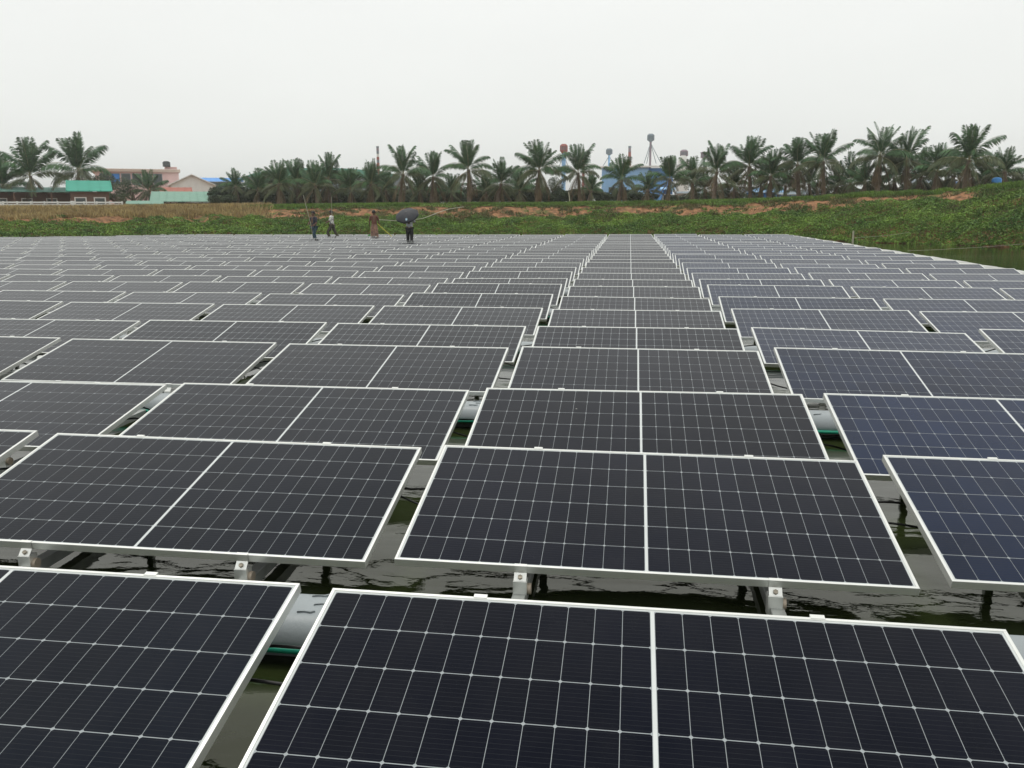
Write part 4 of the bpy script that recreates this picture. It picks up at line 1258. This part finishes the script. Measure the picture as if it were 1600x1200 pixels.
tag(put('yellow_stick', MB().tube([hd + Vector((-.1, 0, .12)), hd + Vector((.75, -.05, -.62))], .018, n=6).mesh('yellow_stick', mat('yellow_plastic', (.62, .55, .06), rough=.5))), 'yellow stick slanting from the hand of the worker in brown', 'stick')
gb = at_y(574, 366, l3.y - .1)
tag(put('green_bag', MB().tube([(-.14, 0, 0), (0, .02, .10), (.12, 0, .26), (.14, 0, .34)], [.05, .10, .06, .02], n=8).mesh('green_bag', mat('green_cloth', (.06, .26, .05), rough=.8)), loc=(gb.x, gb.y, -.27 + .06)), 'small bright green bag at the left of the worker in brown', 'bag')
l4 = stand(640, 20)
person(l4, math.radians(0), 'person with back turned in a light grey shirt and black trousers under the dark umbrella', mat('grey_shirt', (.46, .48, .50), rough=.8), mat('black_trousers', (.012, .012, .014), rough=.8), H=1.58, stride=.10,
       arms=[((-.16, .03, .64), (-.08, .12, .70)), ((.155, .03, .66), (.03, .13, .72))])
# umbrella
uc = l4 + Vector((-.04, -.12, 1.30))
e = empty('umbrella', uc, 'open dark grey umbrella tilted back over the rightmost worker', 'umbrella')
e.rotation_euler = (math.radians(38), 0, math.radians(-6))
UM = mat('umbrella_cloth', (.020, .023, .030), rough=.6)
R0 = .54
mb = MB(); vs2 = []; fs2 = []
n1 = 32
for i in range(7):
    u = i / 6
    for j in range(n1):
        ph = 2 * math.pi * j / n1
        sc_ = 1 - .05 * u * (1 - abs(math.cos(4 * ph)))
        rr = R0 * math.sin(u * 1.15) / math.sin(1.15) * sc_
        vs2.append((rr * math.cos(ph), rr * math.sin(ph), .30 * math.cos(u * 1.25) - .015 * u * (1 - abs(math.cos(4 * ph)))))
fs2 = [(i * n1 + j, i * n1 + (j + 1) % n1, (i + 1) * n1 + (j + 1) % n1, (i + 1) * n1 + j) for i in range(6) for j in range(n1)]
mb.add(vs2, fs2, 0, True)
cn = put('canopy', mb.mesh('canopy', UM), e)
sol = cn.modifiers.new('thick', 'SOLIDIFY'); sol.thickness = .003
for j in range(8):
    ph = 2 * math.pi * j / 8
    put('rib', MB().tube([(R0 * math.sin(u * 1.15) / math.sin(1.15) * math.cos(ph) * .99, R0 * math.sin(u * 1.15) / math.sin(1.15) * math.sin(ph) * .99, .30 * math.cos(u * 1.25) - .012) for u in (0.02, .3, .6, 1)], .004, n=4).mesh('rib', STEEL), e)
put('shaft', MB().tube([(0, 0, .33), (0, 0, -.30), (0, 0, -.40)], [.009, .009, .014], n=6).mesh('shaft', STEEL), e)
# pale printed emblem on the canopy
lg = MB()
cxl, cyl = .10, -.40
vs3 = []
for j in range(12):
    ph = 2 * math.pi * j / 12
    x, y = cxl + .045 * math.cos(ph), cyl + .055 * math.sin(ph)
    rr = math.hypot(x, y); u = math.asin(min(1, rr / R0 * math.sin(1.15))) / 1.15
    vs3.append((x, y, .30 * math.cos(u * 1.25) + .007))
lg.add(vs3, [tuple(range(12))])
put('emblem', lg.mesh('emblem', mat('emblem_print', (.55, .66, .72), rough=.6, col2=(.30, .48, .60), scale=20)), e)
# ------------------------------------------------------------------ haze
hm_ = bpy.data.materials.new('haze'); hm_.use_nodes = True
nt = hm_.node_tree; nt.nodes.clear()
pv = nt.nodes.new('ShaderNodeVolumePrincipled'); mo = nt.nodes.new('ShaderNodeOutputMaterial')
pv.inputs['Color'].default_value = (.95, .96, .95, 1)
pv.inputs['Anisotropy'].default_value = .75
pv.inputs['Density'].default_value = HAZE
nt.links.new(pv.outputs[0], mo.inputs['Volume'])
hz = put('haze', MB().box((-2700, -2700, -3), (2700, 2700, 24)).mesh('haze', hm_))
tag(hz, kind='stuff')
print('OBJECTS', len(bpy.data.objects))
